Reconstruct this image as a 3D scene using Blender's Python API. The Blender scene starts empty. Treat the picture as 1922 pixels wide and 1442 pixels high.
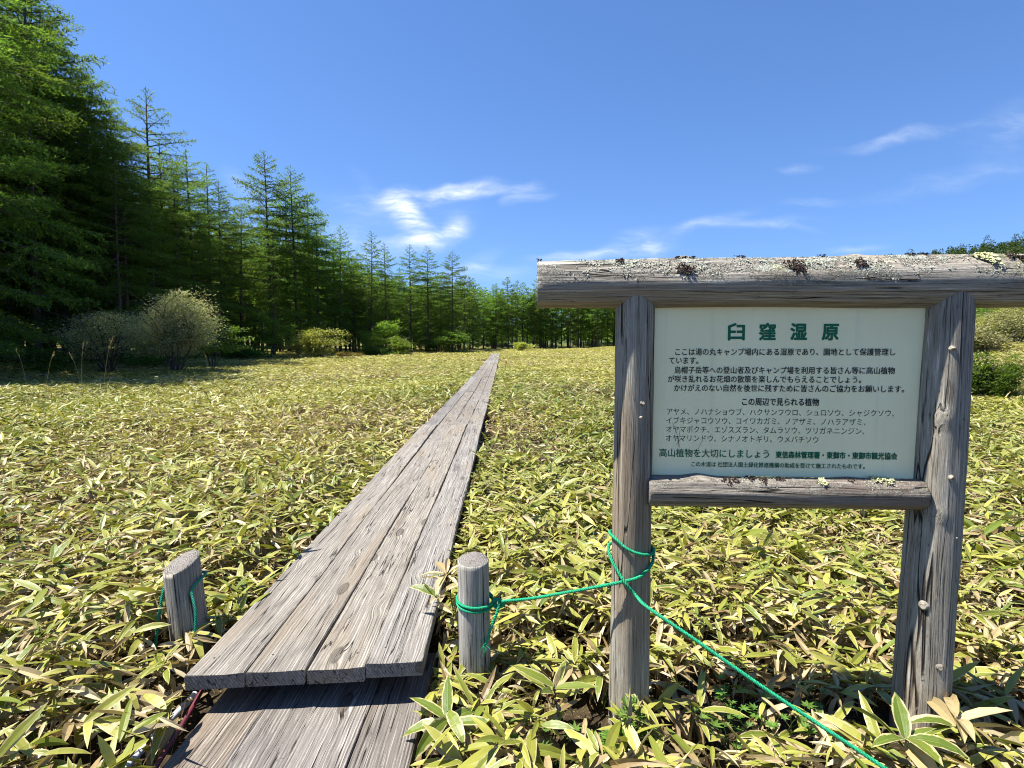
import bpy, math, random
import numpy as np
from mathutils import Vector, Matrix, noise as mnoise

# ------------------------------------------------------------------ camera, sky, sun
SC = bpy.context.scene
COL = SC.collection
F = 1050.0                       # focal length in photo pixels (photo is 1922 wide)
PITCH = math.atan((721 - 648) / F)
CAMZ = 1.45
cam_d = bpy.data.cameras.new('camera')
cam = bpy.data.objects.new('camera', cam_d)
COL.objects.link(cam)
cam_d.sensor_fit = 'HORIZONTAL'
cam_d.sensor_width = 36.0
cam_d.lens = F / 1922 * 36.0
cam_d.clip_start = 0.05
cam_d.clip_end = 3000
cam.location = (0, 0, CAMZ)
cam.rotation_euler = (math.pi / 2 - PITCH, 0, 0)
SC.camera = cam
SP, CP = math.sin(PITCH), math.cos(PITCH)


def ray(px, py):
    u = (px - 961) / F
    v = -(py - 721) / F
    return np.array([u, CP + SP * v, -SP + v * CP])


def W(px, py, D):
    return np.array([0, 0, CAMZ]) + ray(px, py) * D


def Wz(px, py, z):
    r = ray(px, py)
    return np.array([0, 0, CAMZ]) + r * ((z - CAMZ) / r[2])


SUN_EL = math.radians(64)
SUN_AZX, SUN_AZY = -math.cos(SUN_EL), -0.030
SUN = Vector((SUN_AZX, SUN_AZY, math.sin(SUN_EL))).normalized()
sun_d = bpy.data.lights.new('sun', 'SUN')
sun_d.energy = 4.6
sun_d.angle = math.radians(0.5)
sun_d.color = (1.0, 0.955, 0.88)
sun = bpy.data.objects.new('sun', sun_d)
COL.objects.link(sun)
sun.rotation_euler = SUN.to_track_quat('Z', 'Y').to_euler()
sun.location = (-20, 0, 40)

SC.view_settings.view_transform = 'Standard'
SC.view_settings.look = 'None'
SC.view_settings.exposure = 1.45
SC.view_settings.gamma = 1.0
SC.render.engine = 'CYCLES'
SC.cycles.use_denoising = True
SC.cycles.filter_width = 1.05
SC.cycles.max_bounces = 6
SC.cycles.diffuse_bounces = 3
SC.cycles.glossy_bounces = 2
SC.cycles.transmission_bounces = 4
SC.cycles.transparent_max_bounces = 4
SC.cycles.caustics_reflective = False
SC.cycles.caustics_refractive = False


class NT:
    """tiny helper to write node trees"""

    def __init__(self, tree):
        self.t = tree
        self.n = tree.nodes
        self.l = tree.links

    def node(self, kind, ins=None, **props):
        nd = self.n.new(kind)
        for k, v in props.items():
            setattr(nd, k, v)
        for k, v in (ins or {}).items():
            self.put(nd.inputs[k], v)
        return nd

    def put(self, sock, v):
        if isinstance(v, bpy.types.NodeSocket):
            self.l.new(v, sock)
        elif isinstance(v, bpy.types.Node):
            self.l.new(v.outputs[0], sock)
        else:
            sock.default_value = v

    def math(self, op, a, b=0.0, c=0.0, clamp=False):
        nd = self.n.new('ShaderNodeMath')
        nd.operation = op
        nd.use_clamp = clamp
        self.put(nd.inputs[0], a)
        self.put(nd.inputs[1], b)
        self.put(nd.inputs[2], c)
        return nd.outputs[0]

    def mapr(self, v, a, b, c=0.0, d=1.0, kind='SMOOTHSTEP'):
        nd = self.n.new('ShaderNodeMapRange')
        nd.interpolation_type = kind
        self.put(nd.inputs['Value'], v)
        nd.inputs['From Min'].default_value = a
        nd.inputs['From Max'].default_value = b
        nd.inputs['To Min'].default_value = c
        nd.inputs['To Max'].default_value = d
        return nd.outputs[0]

    def mix(self, f, a, b, blend='MIX'):
        nd = self.n.new('ShaderNodeMix')
        nd.data_type = 'RGBA'
        nd.blend_type = blend
        self.put(nd.inputs[0], f)
        for i, v in ((6, a), (7, b)):
            if isinstance(v, tuple) and len(v) == 3:
                v = v + (1.0,)
            self.put(nd.inputs[i], v)
        return nd.outputs[2]

    def noise(self, vec, scale, detail=4, rough=0.55, dist=0.0):
        nd = self.n.new('ShaderNodeTexNoise')
        if vec is not None:
            self.put(nd.inputs['Vector'], vec)
        nd.inputs['Scale'].default_value = scale
        nd.inputs['Detail'].default_value = detail
        nd.inputs['Roughness'].default_value = rough
        nd.inputs['Distortion'].default_value = dist
        return nd.outputs[0]

    def mapping(self, vec, loc=(0, 0, 0), rot=(0, 0, 0), scl=(1, 1, 1), kind='POINT'):
        nd = self.n.new('ShaderNodeMapping')
        nd.vector_type = kind
        self.put(nd.inputs['Vector'], vec)
        self.put(nd.inputs['Location'], loc)
        nd.inputs['Rotation'].default_value = rot
        nd.inputs['Scale'].default_value = scl
        return nd.outputs[0]


world = bpy.data.worlds.new('World')
SC.world = world
world.use_nodes = True
wt = NT(world.node_tree)
wt.n.clear()
tc = wt.node('ShaderNodeTexCoord')
nrm = wt.node('ShaderNodeVectorMath', {0: tc.outputs['Generated']}, operation='NORMALIZE').outputs[0]
sep = wt.node('ShaderNodeSeparateXYZ', {0: nrm})
# clear mountain air: the pale band at the horizon is thin, so look a little higher up
zup = wt.math('ADD', wt.math('MULTIPLY', wt.math('MAXIMUM', sep.outputs[2], 0.0), .86), .12)
skv = wt.node('ShaderNodeVectorMath', {0: wt.node('ShaderNodeCombineXYZ', {0: sep.outputs[0], 1: sep.outputs[1], 2: zup}).outputs[0]}, operation='NORMALIZE').outputs[0]
sky = wt.node('ShaderNodeTexSky')
sky.sky_type = 'NISHITA'
sky.sun_disc = False
sky.sun_elevation = SUN_EL
sky.sun_rotation = math.atan2(SUN.x, SUN.y)
sky.altitude = 1700
sky.air_density = 1.0
sky.dust_density = 0.3
sky.ozone_density = 2.6
wt.put(sky.inputs['Vector'], skv)
ysafe = wt.math('MAXIMUM', sep.outputs[1], 0.06)
cu = wt.math('DIVIDE', sep.outputs[0], ysafe)
cv = wt.math('DIVIDE', sep.outputs[2], ysafe)
uv = wt.node('ShaderNodeCombineXYZ', {0: cu, 1: cv, 2: 0.0}).outputs[0]
warp = wt.node('ShaderNodeTexNoise', {'Vector': uv, 'Scale': 7.0, 'Detail': 3.0}).outputs[1]
warp = wt.node('ShaderNodeVectorMath', {0: warp, 1: (0.5, 0.5, 0.5)}, operation='SUBTRACT').outputs[0]
warp = wt.node('ShaderNodeVectorMath', {0: warp, 3: 0.05}, operation='SCALE').outputs[0]
uvw = wt.node('ShaderNodeVectorMath', {0: uv, 1: warp}, operation='ADD').outputs[0]
# cirrus: px, py of the photo give its direction in the sky; radii, tilt, opacity
CLOUDS = [(742, 372, 40, 20, 15, .8), (752, 392, 40, 22, -40, .9), (768, 414, 44, 24, -50, 1.0), (782, 440, 46, 24, -40, .95), (760, 462, 80, 18, 8, .8), (800, 372, 60, 16, 12, .9), (845, 364, 60, 14, 10, .8), (890, 356, 60, 13, 6, .75), (930, 357, 40, 8, 4, .5),
          (980, 363, 34, 14, 20, .75), (1010, 368, 30, 9, 10, .3), (852, 425, 24, 22, 60, .8), (840, 446, 44, 20, 25, .85), (800, 395, 80, 40, 0, .22), (660, 452, 70, 26, -25, .5), (690, 410, 90, 34, -30, .2), (700, 370, 60, 16, -50, .18),
          (1195, 445, 50, 16, 15, .6), (1190, 466, 70, 16, 8, .65), (1225, 470, 26, 18, -50, .5), (1110, 484, 110, 12, 4, .65), (1290, 432, 120, 10, 16, .3), (1400, 420, 120, 9, 2, .38), (1480, 428, 50, 8, -12, .32),
          (1700, 256, 130, 11, 10, .42), (1500, 322, 34, 8, 5, .3), (1530, 382, 60, 8, 3, .28), (1800, 330, 150, 22, 12, .2),
          (1900, 235, 80, 40, 20, .3), (455, 350, 46, 20, -40, .3), (890, 505, 50, 16, 30, .4), (960, 515, 120, 12, 2, .35), (1600, 470, 60, 8, 5, .3)]
tot = None
for (px, py, rx, ry, ang, op) in CLOUDS:
    r = ray(px, py)
    m = wt.mapping(uvw, (r[0] / r[1], r[2] / r[1], 0), (0, 0, math.radians(ang)), (rx / F * 1.5, ry / F * 1.5, 1), 'TEXTURE')
    ln = wt.node('ShaderNodeVectorMath', {0: m}, operation='LENGTH').outputs['Value']
    v = wt.mapr(ln, 1.0, 0.0, 0.0, op)
    v = wt.math('MULTIPLY', v, .74)
    tot = v if tot is None else wt.math('ADD', tot, v)
st1 = wt.noise(wt.mapping(uvw, (0, 0, 0), (0, 0, math.radians(-12)), (6, 15, 1)), 1.5, 8, .64, .5)
st2 = wt.noise(wt.mapping(uvw, (3, 0, 0), (0, 0, math.radians(48)), (6, 34, 1)), 1.4, 8, .66, .5)
st3 = wt.noise(wt.mapping(uvw, (1, 2, 0), (0, 0, math.radians(-62)), (9, 60, 1)), 1.2, 6, .6, .3)
fib = wt.math('ADD', wt.math('MULTIPLY', wt.mapr(st2, .38, .68, 0, 1, 'LINEAR'), .55), wt.math('MULTIPLY', wt.mapr(st3, .38, .68, 0, 1, 'LINEAR'), .55))
nz = wt.math('MULTIPLY', wt.mapr(st1, .30, .70, 0.1, 1.15, 'LINEAR'), wt.math('ADD', .22, fib))
cl = wt.math('MULTIPLY', wt.math('MULTIPLY', tot, nz), 1.05, clamp=True)
SKYSAT = wt.node('ShaderNodeHueSaturation', {'Hue': 0.506, 'Saturation': 1.17, 'Value': 1.15, 'Color': sky.outputs[0]})
skc = wt.mix(wt.math('MINIMUM', cl, .93), SKYSAT.outputs[0], (5.6, 6.0, 6.5))
bg = wt.node('ShaderNodeBackground', {'Color': skc, 'Strength': 0.075})
wo = wt.node('ShaderNodeOutputWorld', {'Surface': bg})


# ------------------------------------------------------------------ object helpers
def link(o, parent=None):
    COL.objects.link(o)
    if parent is not None:
        o.parent = parent
    return o


def tag(o, label=None, cat=None, group=None, kind=None):
    for k, v in (('label', label), ('category', cat), ('group', group), ('kind', kind)):
        if v:
            o[k] = v
    return o


def thing(name, label, cat, loc=(0, 0, 0), rz=0.0, group=None):
    o = bpy.data.objects.new(name, None)
    o.empty_display_size = 0.2
    o.location = loc
    o.rotation_euler = (0, 0, rz)
    return tag(link(o), label, cat, group)


def np_mesh(name, V, Q, mats, uv=None, tint=None, smooth=False, mat_idx=None):
    """V (n,3), Q (m,k) faces all of the same size, or a list of such arrays"""
    if not isinstance(Q, list):
        Q = [Q]
    me = bpy.data.meshes.new(name)
    V = np.asarray(V, dtype=np.float32)
    me.vertices.add(len(V))
    me.vertices.foreach_set('co', V.ravel())
    loops = np.concatenate([q.ravel() for q in Q]).astype(np.int32)
    tots = np.concatenate([np.full(len(q), q.shape[1]) for q in Q])
    starts = np.concatenate([[0], np.cumsum(tots)[:-1]]).astype(np.int32)
    me.loops.add(len(loops))
    me.loops.foreach_set('vertex_index', loops)
    me.polygons.add(len(tots))
    me.polygons.foreach_set('loop_start', starts)
    me.polygons.foreach_set('use_smooth', np.full(len(tots), smooth))
    if mat_idx is not None:
        me.polygons.foreach_set('material_index', np.asarray(mat_idx, dtype=np.int32))
    me.update(calc_edges=True)
    if uv is not None:
        l = me.uv_layers.new(name='UVMap')
        l.data.foreach_set('uv', np.asarray(uv, dtype=np.float32)[loops].ravel())
    if tint is not None:
        a = me.attributes.new('tint', 'FLOAT_COLOR', 'POINT')
        t = np.ones((len(V), 4), dtype=np.float32)
        t[:, :tint.shape[1]] = tint
        a.data.foreach_set('color', t.ravel())
    for m in (mats if isinstance(mats, (list, tuple)) else [mats]):
        me.materials.append(m)
    return me


def mesh_obj(name, me, parent=None, loc=(0, 0, 0), rot=(0, 0, 0)):
    o = bpy.data.objects.new(name, me)
    o.location = loc
    o.rotation_euler = rot
    return link(o, parent)


class Acc:
    """collects vertices and faces"""

    def __init__(self):
        self.V, self.Q, self.T, self.UV, self.n = [], {}, [], [], 0

    def add(self, V, Q, tint=None, uv=None):
        V = np.asarray(V, float)
        Q = np.asarray(Q, int)
        self.V.append(V)
        self.Q.setdefault(Q.shape[1], []).append(Q + self.n)
        self.T.append(np.zeros((len(V), 3)) if tint is None else (np.tile(tint, (len(V), 1)) if np.ndim(tint) == 1 else tint))
        self.UV.append(np.zeros((len(V), 2)) if uv is None else uv)
        self.n += len(V)

    def mesh(self, name, mats, smooth=False):
        return np_mesh(name, np.vstack(self.V), [np.vstack(q) for q in self.Q.values()], mats, np.vstack(self.UV), np.vstack(self.T), smooth)


def frame_of(t):
    t = t / np.linalg.norm(t)
    a = np.array([0, 0, 1.0]) if abs(t[2]) < 0.9 else np.array([1.0, 0, 0])
    s = np.cross(t, a)
    s /= np.linalg.norm(s)
    return t, s, np.cross(s, t)


def tube(acc, pts, rad, sides=6, cap=True, tint=None):
    pts = np.asarray(pts, float)
    rad = np.broadcast_to(rad, (len(pts),))
    tang = np.gradient(pts, axis=0)
    ang = np.arange(sides) / sides * 2 * math.pi
    V = []
    _, s, b = frame_of(tang[0])
    for p, t, r in zip(pts, tang, rad):
        t = t / (np.linalg.norm(t) + 1e-9)
        s = s - t * np.dot(s, t)
        s /= np.linalg.norm(s)
        b = np.cross(t, s)
        V.append(p + r * (np.cos(ang)[:, None] * s + np.sin(ang)[:, None] * b))
    V = np.vstack(V)
    i = np.arange(len(pts) - 1)[:, None] * sides
    j = np.arange(sides)[None, :]
    k = (j + 1) % sides
    Q = np.stack([i + j, i + k, i + sides + k, i + sides + j], -1).reshape(-1, 4)
    acc.add(V, Q, tint)
    if cap:
        acc.add(V[-sides:], np.arange(sides)[None, :], tint)
        acc.add(V[:sides], np.arange(sides)[::-1][None, :], tint)


def unit(a):
    return a / (np.linalg.norm(a, axis=-1, keepdims=True) + 1e-9)


def blades(pos, dirs, nrm, ln, wd, tint, mid=.45):
    """one pointed diamond-shaped leaf per row"""
    n = len(pos)
    d = unit(dirs)
    s = unit(np.cross(d, nrm))
    up = np.cross(s, d)
    ln = np.broadcast_to(ln, (n,))[:, None]
    wd = np.broadcast_to(wd, (n,))[:, None]
    V = np.stack([pos, pos + d * ln * mid + s * wd * .5 + up * wd * .12, pos + d * ln, pos + d * ln * mid - s * wd * .5 + up * wd * .12], 1).reshape(-1, 3)
    Q = np.arange(n * 4).reshape(n, 4)
    T = np.repeat(tint, 4, 0)
    return V, Q, T


def sinfield(x, y, s, seed):
    r = np.random.RandomState(seed)
    out = np.zeros_like(np.asarray(x, float))
    for k in range(6):
        a = r.uniform(0, 6.28)
        f = s * r.uniform(.6, 2.2)
        out += np.sin((x * math.cos(a) + y * math.sin(a)) * f + r.uniform(0, 6.28))
    return out / 3.0


# ------------------------------------------------------------------ materials
def newmat(name):
    m = bpy.data.materials.new(name)
    m.use_nodes = True
    t = NT(m.node_tree)
    t.n.clear()
    out = t.node('ShaderNodeOutputMaterial')
    return m, t, out


def principled(t, out, color, rough=.7, spec=.3, bump=None, bstr=.5, bdist=.01):
    p = t.node('ShaderNodeBsdfPrincipled')
    if isinstance(color, tuple):
        color = color + (1,) if len(color) == 3 else color
    t.put(p.inputs['Base Color'], color)
    t.put(p.inputs['Roughness'], rough)
    p.inputs['Specular IOR Level'].default_value = spec
    if bump is not None:
        b = t.node('ShaderNodeBump', {'Height': bump, 'Strength': bstr, 'Distance': bdist})
        t.put(p.inputs['Normal'], b.outputs[0])
    t.l.new(p.outputs[0], out.inputs[0])
    return p


def leaf_mat(name, cols, trans=.35, rough=.5, spec=.25, tcol=1.0):
    """cols: list of colours picked by the per-leaf tint.r; tint.g is brightness"""
    m, t, out = newmat(name)
    at = t.node('ShaderNodeAttribute', attribute_name='tint')
    sp = t.node('ShaderNodeSeparateColor', {0: at.outputs['Color']})
    rp = t.node('ShaderNodeValToRGB', {0: sp.outputs[0]})
    el = rp.color_ramp.elements
    for i, c in enumerate(cols):
        e = el[i] if i < 2 else el.new(0.5)
        e.position = i / (len(cols) - 1)
        e.color = c + (1,)
    oi = t.node('ShaderNodeObjectInfo')
    v = t.math('MULTIPLY', t.math('ADD', sp.outputs[1], .5), t.mapr(oi.outputs['Random'], 0, 1, .8, 1.2, 'LINEAR'))
    hs = t.node('ShaderNodeHueSaturation', {'Hue': t.mapr(oi.outputs['Random'], 0, 1, .49, .51, 'LINEAR'), 'Saturation': 1.0, 'Value': v, 'Color': rp.outputs[0]})
    p = principled(t, out, hs.outputs[0], rough, spec)
    tr = t.node('ShaderNodeBsdfTranslucent')
    tm = t.mix(1.0, hs.outputs[0], (tcol * 1.1, tcol * 1.15, tcol * .55), 'MULTIPLY')
    t.put(tr.inputs[0], tm)
    mx = t.node('ShaderNodeMixShader', {0: trans, 1: p.outputs[0], 2: tr.outputs[0]})
    t.l.new(mx.outputs[0], out.inputs[0])
    return m


M_LARCH = leaf_mat('larch_needles', [(.054, .110, .019), (.108, .186, .031), (.192, .27, .050)], .57)
M_HILL = leaf_mat('hill_tree_leaves', [(.030, .058, .016), (.055, .090, .022), (.09, .125, .028)], .3)
M_YELLOWBUSH = leaf_mat('yellow_green_leaves', [(.20, .225, .04), (.33, .345, .07), (.42, .42, .14)], .45)
M_GREENBUSH = leaf_mat('bright_green_leaves', [(.085, .155, .022), (.16, .25, .036), (.24, .33, .06)], .5)
M_PALEBUSH = leaf_mat('pale_flowers_and_leaves', [(.17, .21, .06), (.46, .47, .25), (.68, .67, .47)], .4)
M_ORANGEBUSH = leaf_mat('orange_leaves', [(.15, .15, .03), (.22, .17, .035), (.28, .18, .04)], .3)
M_SLOPEBUSH = leaf_mat('slope_shrub_leaves', [(.13, .15, .04), (.25, .25, .10), (.36, .34, .18)], .3)
M_HERB = leaf_mat('herb_leaves', [(.045, .10, .015), (.085, .17, .02), (.14, .25, .04)], .4)


def bark_mat(name, c0, c1, scale=(8, 8, 1.2)):
    m, t, out = newmat(name)
    tc = t.node('ShaderNodeTexCoord')
    v = t.mapping(tc.outputs['Object'], scl=scale)
    n = t.noise(v, 3.0, 6, .65)
    col = t.mix(t.mapr(n, .35, .68), c0, c1)
    principled(t, out, col, .9, .15, n, .6, .03)
    return m


M_BARK = bark_mat('larch_bark', (.04, .03, .022), (.13, .105, .085))
M_TWIG = bark_mat('twig_bark', (.05, .04, .03), (.13, .105, .08), (3, 3, 3))


def sasa_mat():
    m, t, out = newmat('dwarf_bamboo_leaves')
    at = t.node('ShaderNodeAttribute', attribute_name='tint')
    sp = t.node('ShaderNodeSeparateColor', {0: at.outputs['Color']})
    kind, bri, rnd = sp.outputs[0], sp.outputs[1], sp.outputs[2]
    uvn = t.node('ShaderNodeUVMap')
    su = t.node('ShaderNodeSeparateXYZ', {0: uvn.outputs[0]})
    u = t.math('ABSOLUTE', t.math('SUBTRACT', su.outputs[0], .5))
    geo = t.node('ShaderNodeNewGeometry')
    nz = t.noise(geo.outputs['Position'], 38, 3, .6)
    # living leaf: green to yellow green, with a withered straw margin and tip
    rp = t.node('ShaderNodeValToRGB', {0: rnd})
    el = rp.color_ramp.elements
    el[0].position, el[0].color = 0.0, (.060, .105, .011, 1)
    el[1].position, el[1].color = .35, (.112, .162, .017, 1)
    e = el.new(.7)
    e.color = (.222, .232, .028, 1)
    e = el.new(1.0)
    e.color = (.40, .375, .075, 1)
    fine = t.noise(t.mapping(uvn.outputs[0], scl=(26, 1.2, 1)), 1.0, 2)
    green = t.mix(t.math('MULTIPLY', t.mapr(fine, .35, .7), .35), rp.outputs[0], (.20, .225, .04))
    edge_at = t.math('ADD', u, t.math('MULTIPLY', t.math('SUBTRACT', nz, .5), .34))
    tipf = t.mapr(su.outputs[1], .72, 1.0, 0, .16)
    marg = t.mapr(t.math('ADD', edge_at, tipf), .36, .43)
    marg = t.math('MULTIPLY', marg, t.mapr(bri, .25, .45))
    rib = t.mapr(u, .035, .0, 0, .55)
    straw = t.mix(t.mapr(nz, .3, .7), (.36, .31, .12), (.50, .44, .225))
    living = t.mix(marg, green, straw)
    living = t.mix(rib, living, (.29, .31, .08))
    # dead leaf: straw, tan, some brown
    rd = t.node('ShaderNodeValToRGB', {0: rnd})
    el = rd.color_ramp.elements
    el[0].position, el[0].color = 0.0, (.15, .085, .035, 1)
    el[1].position, el[1].color = .25, (.27, .20, .085, 1)
    e = el.new(.65)
    e.color = (.42, .335, .17, 1)
    e = el.new(1.0)
    e.color = (.56, .49, .32, 1)
    dead = t.mix(t.math('MULTIPLY', t.mapr(nz, .5, .75), .45), rd.outputs[0], (.24, .16, .075))
    dead = t.mix(t.math('MULTIPLY', t.mapr(fine, .4, .7), .3), dead, (.3, .22, .11))
    col = t.mix(kind, living, dead)
    bm = t.math('ADD', t.math('MULTIPLY', fine, .6), nz)
    p = principled(t, out, col, .42, .42, bm, .25, .004)
    tr = t.node('ShaderNodeBsdfTranslucent')
    t.put(tr.inputs[0], t.mix(1.0, col, (1.1, 1.1, .6), 'MULTIPLY'))
    mx = t.node('ShaderNodeMixShader', {0: .24, 1: p.outputs[0], 2: tr.outputs[0]})
    t.l.new(mx.outputs[0], out.inputs[0])
    return m


M_SASA = sasa_mat()


def ground_mat():
    m, t, out = newmat('leaf_litter_soil')
    geo = t.node('ShaderNodeNewGeometry')
    n = t.noise(geo.outputs['Position'], 9, 8, .7)
    n2 = t.noise(geo.outputs['Position'], 60, 4, .7)
    col = t.mix(t.mapr(n, .3, .7), (.028, .020, .012), (.09, .066, .035))
    col = t.mix(t.mapr(n2, .55, .7), col, (.30, .24, .13))
    sx = t.node('ShaderNodeSeparateXYZ', {0: geo.outputs['Position']})
    far = t.mapr(sx.outputs[1], 30, 70)
    col = t.mix(t.math('MULTIPLY', far, .7), col, t.mix(t.mapr(n, .35, .65), (.24, .22, .06), (.36, .32, .12)))
    hill = t.mapr(sx.outputs[1], 105, 140)
    col = t.mix(hill, col, (.05, .075, .02))
    principled(t, out, col, .95, .1, n2, .8, .04)
    return m


M_GROUND = ground_mat()


def wood_mat(name, axis, c_dark, c_mid, c_light, knots=True, bstr=.75, stain=None, grain=1.0, lichen=0.0):
    """weathered timber: grain lines along one local axis, splits, knots, blotches"""
    m, t, out = newmat(name)
    tc = t.node('ShaderNodeTexCoord')
    oi = t.node('ShaderNodeObjectInfo')
    off = t.node('ShaderNodeCombineXYZ', {0: t.math('MULTIPLY', oi.outputs['Random'], 7.3), 1: t.math('MULTIPLY', oi.outputs['Random'], 23.1), 2: t.math('MULTIPLY', oi.outputs['Random'], 11.7)})
    base = t.node('ShaderNodeVectorMath', {0: tc.outputs['Object'], 1: off.outputs[0]}, operation='ADD').outputs[0]

    def sc(across, along):
        s = [across] * 3
        s[axis] = along
        return tuple(s)
    kv = t.node('ShaderNodeTexVoronoi', {'Vector': t.mapping(base, scl=sc(5.5, 1.9)), 'Scale': 1.0, 'Randomness': 1.0})
    kd = kv.outputs['Distance']
    push = t.mapr(kd, .26, .04, 0, .022 if knots else .0)
    wob = t.noise(t.mapping(base, scl=sc(4, .55)), 1.0, 3, .5)
    sepo = t.node('ShaderNodeSeparateXYZ', {0: base})
    ac = sepo.outputs[0] if axis != 0 else sepo.outputs[1]
    ac2 = sepo.outputs[2] if axis != 2 else sepo.outputs[1]
    # growth-ring lines, bent round the knots
    lat = t.math('ADD', t.math('ADD', ac, t.math('MULTIPLY', ac2, .6)), t.math('ADD', t.math('MULTIPLY', wob, .05), push))
    rings = t.math('POWER', t.math('ADD', t.math('MULTIPLY', t.math('SINE', t.math('MULTIPLY', lat, 520 * grain)), .5), .5), 2.0)
    along = t.math('MULTIPLY', sepo.outputs[axis], 1.0)
    bent = t.node('ShaderNodeCombineXYZ', {0: lat, 1: along, 2: ac2}).outputs[0]
    f1 = t.noise(t.mapping(bent, scl=(150 * grain, 2.2, 60)), 1.0, 6, .72)
    f2 = t.noise(t.mapping(bent, scl=(430, 7, 200)), 1.0, 3, .6)
    bl = t.noise(t.mapping(base, scl=sc(6, 1.8)), 1.0, 6, .68)
    sp_ = t.noise(t.mapping(base, scl=sc(70, 40)), 1.0, 4, .7)
    g = t.math('ADD', t.math('MULTIPLY', rings, .07 if knots else .0), t.math('ADD', t.math('MULTIPLY', f1, .58), t.math('MULTIPLY', f2, .30)))
    col = t.mix(t.mapr(g, .33 if knots else .33, .44), c_dark, c_mid)
    col = t.mix(t.mapr(g, .46, .575), col, c_light)
    col = t.mix(t.math('MULTIPLY', t.mapr(bl, .52, .70), .6), col, tuple(.55 * a_ + .45 * b_ for a_, b_ in zip(c_dark, c_mid)))
    col = t.mix(t.math('MULTIPLY', t.mapr(sp_, .62, .70), .6), col, c_dark)
    warm = t.noise(t.mapping(base, loc=(4, 2, 1), scl=sc(4, .8)), 1.0, 3, .5)
    col = t.mix(t.math('MULTIPLY', t.mapr(warm, .50, .66), .5 if knots else .5), col, stain or (c_mid[0] * 1.15, c_mid[1] * 1.0, c_mid[2] * .8))
    tone = t.mapr(oi.outputs['Random'], 0, 1, .84, 1.14, 'LINEAR')
    col = t.node('ShaderNodeHueSaturation', {'Hue': .5, 'Saturation': t.mapr(t.math('FRACT', t.math('MULTIPLY', oi.outputs['Random'], 37.7)), 0, 1, .55, 1.15, 'LINEAR'), 'Value': tone, 'Color': col}).outputs[0]
    # splits: thin dark lines
    cr = t.noise(t.mapping(bent, loc=(1, 5, 3), scl=(36 * grain, .7, 20)), 1.0, 2, .4)
    crk = t.mapr(t.math('ABSOLUTE', t.math('SUBTRACT', cr, .5)), .0, .014, 1, 0)
    crk = t.math('MULTIPLY', crk, t.mapr(bl, .42, .52))
    col = t.mix(crk, col, (.018, .014, .011))
    h = t.math('SUBTRACT', g, t.math('MULTIPLY', crk, 1.2))
    if knots:
        sel = t.mapr(t.node('ShaderNodeSeparateColor', {0: kv.outputs['Color']}).outputs[0], .40, .41)
        kn = t.math('MULTIPLY', t.mapr(kd, .14, .10), sel)
        kr = t.math('MULTIPLY', t.mapr(t.math('ABSOLUTE', t.math('SUBTRACT', kd, .125)), .0, .03, 1, 0), sel)
        col = t.mix(t.math('MULTIPLY', kn, .5), col, (c_dark[0] * .7, c_dark[1] * .62, c_dark[2] * .55))
        col = t.mix(t.math('MULTIPLY', kr, .6), col, c_dark)
        h = t.math('ADD', h, t.math('MULTIPLY', kn, .4))
    if lichen:
        # crusty lichen grows on the weather side of the log (its local -X, turned upwards)
        og = t.node('ShaderNodeSeparateXYZ', {0: tc.outputs['Object']})
        up = t.mapr(t.math('ADD', t.math('MULTIPLY', og.outputs[0], -1.0), t.math('MULTIPLY', t.math('SUBTRACT', bl, .5), .10)), -.022, .030)
        l1 = t.noise(t.mapping(tc.outputs['Object'], scl=(9, 9, 6)), 1.0, 5, .7)
        l2 = t.noise(tc.outputs['Object'], 75, 5, .75)
        lm = t.mapr(t.math('ADD', t.math('MULTIPLY', l1, .62), t.math('MULTIPLY', l2, .38)), .50, .545)
        lm = t.math('MULTIPLY', t.math('MULTIPLY', lm, up), lichen)
        l3 = t.noise(tc.outputs['Object'], 190, 3, .6)
        lc = t.mix(t.mapr(l3, .38, .6), (.20, .205, .155), (.50, .50, .415))
        ly = t.noise(t.mapping(tc.outputs['Object'], loc=(3, 1, 2), scl=(6, 6, 4)), 1.0, 3, .5)
        lc = t.mix(t.mapr(ly, .58, .68), lc, (.48, .49, .26))
        col = t.mix(lm, col, lc)
        h = t.math('ADD', h, t.math('MULTIPLY', lm, t.math('ADD', l3, .3)))
    principled(t, out, col, .82, .22, h, bstr, .012)
    return m


M_DECK = wood_mat('weathered_deck_wood', 1, (.052, .044, .036), (.175, .157, .132), (.335, .309, .263), grain=1.0)
M_DECKLOW = wood_mat('weathered_low_deck_wood', 1, (.05, .038, .030), (.160, .136, .113), (.345, .305, .255), grain=1.0)
M_LOG = wood_mat('weathered_log_wood', 2, (.055, .046, .033), (.30, .270, .212), (.61, .57, .475), knots=False, bstr=.9, stain=(.21, .135, .07), grain=.8)
M_BEAM = wood_mat('weathered_beam_wood', 2, (.06, .050, .035), (.31, .280, .222), (.61, .57, .475), knots=False, bstr=1.0, stain=(.2, .14, .08), grain=.7, lichen=.95)
M_BEAMLOW = wood_mat('weathered_rail_wood', 2, (.06, .045, .032), (.25, .205, .145), (.50, .45, .36), knots=False, bstr=1.0, stain=(.16, .085, .045), grain=.7, lichen=.25)
M_DARKWOOD = wood_mat('shade_dark_under_wood', 0, (.022, .017, .012), (.055, .043, .032), (.12, .10, .08), knots=False)  # colour darkened to deepen the shade under the deck, not wetness


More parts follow.
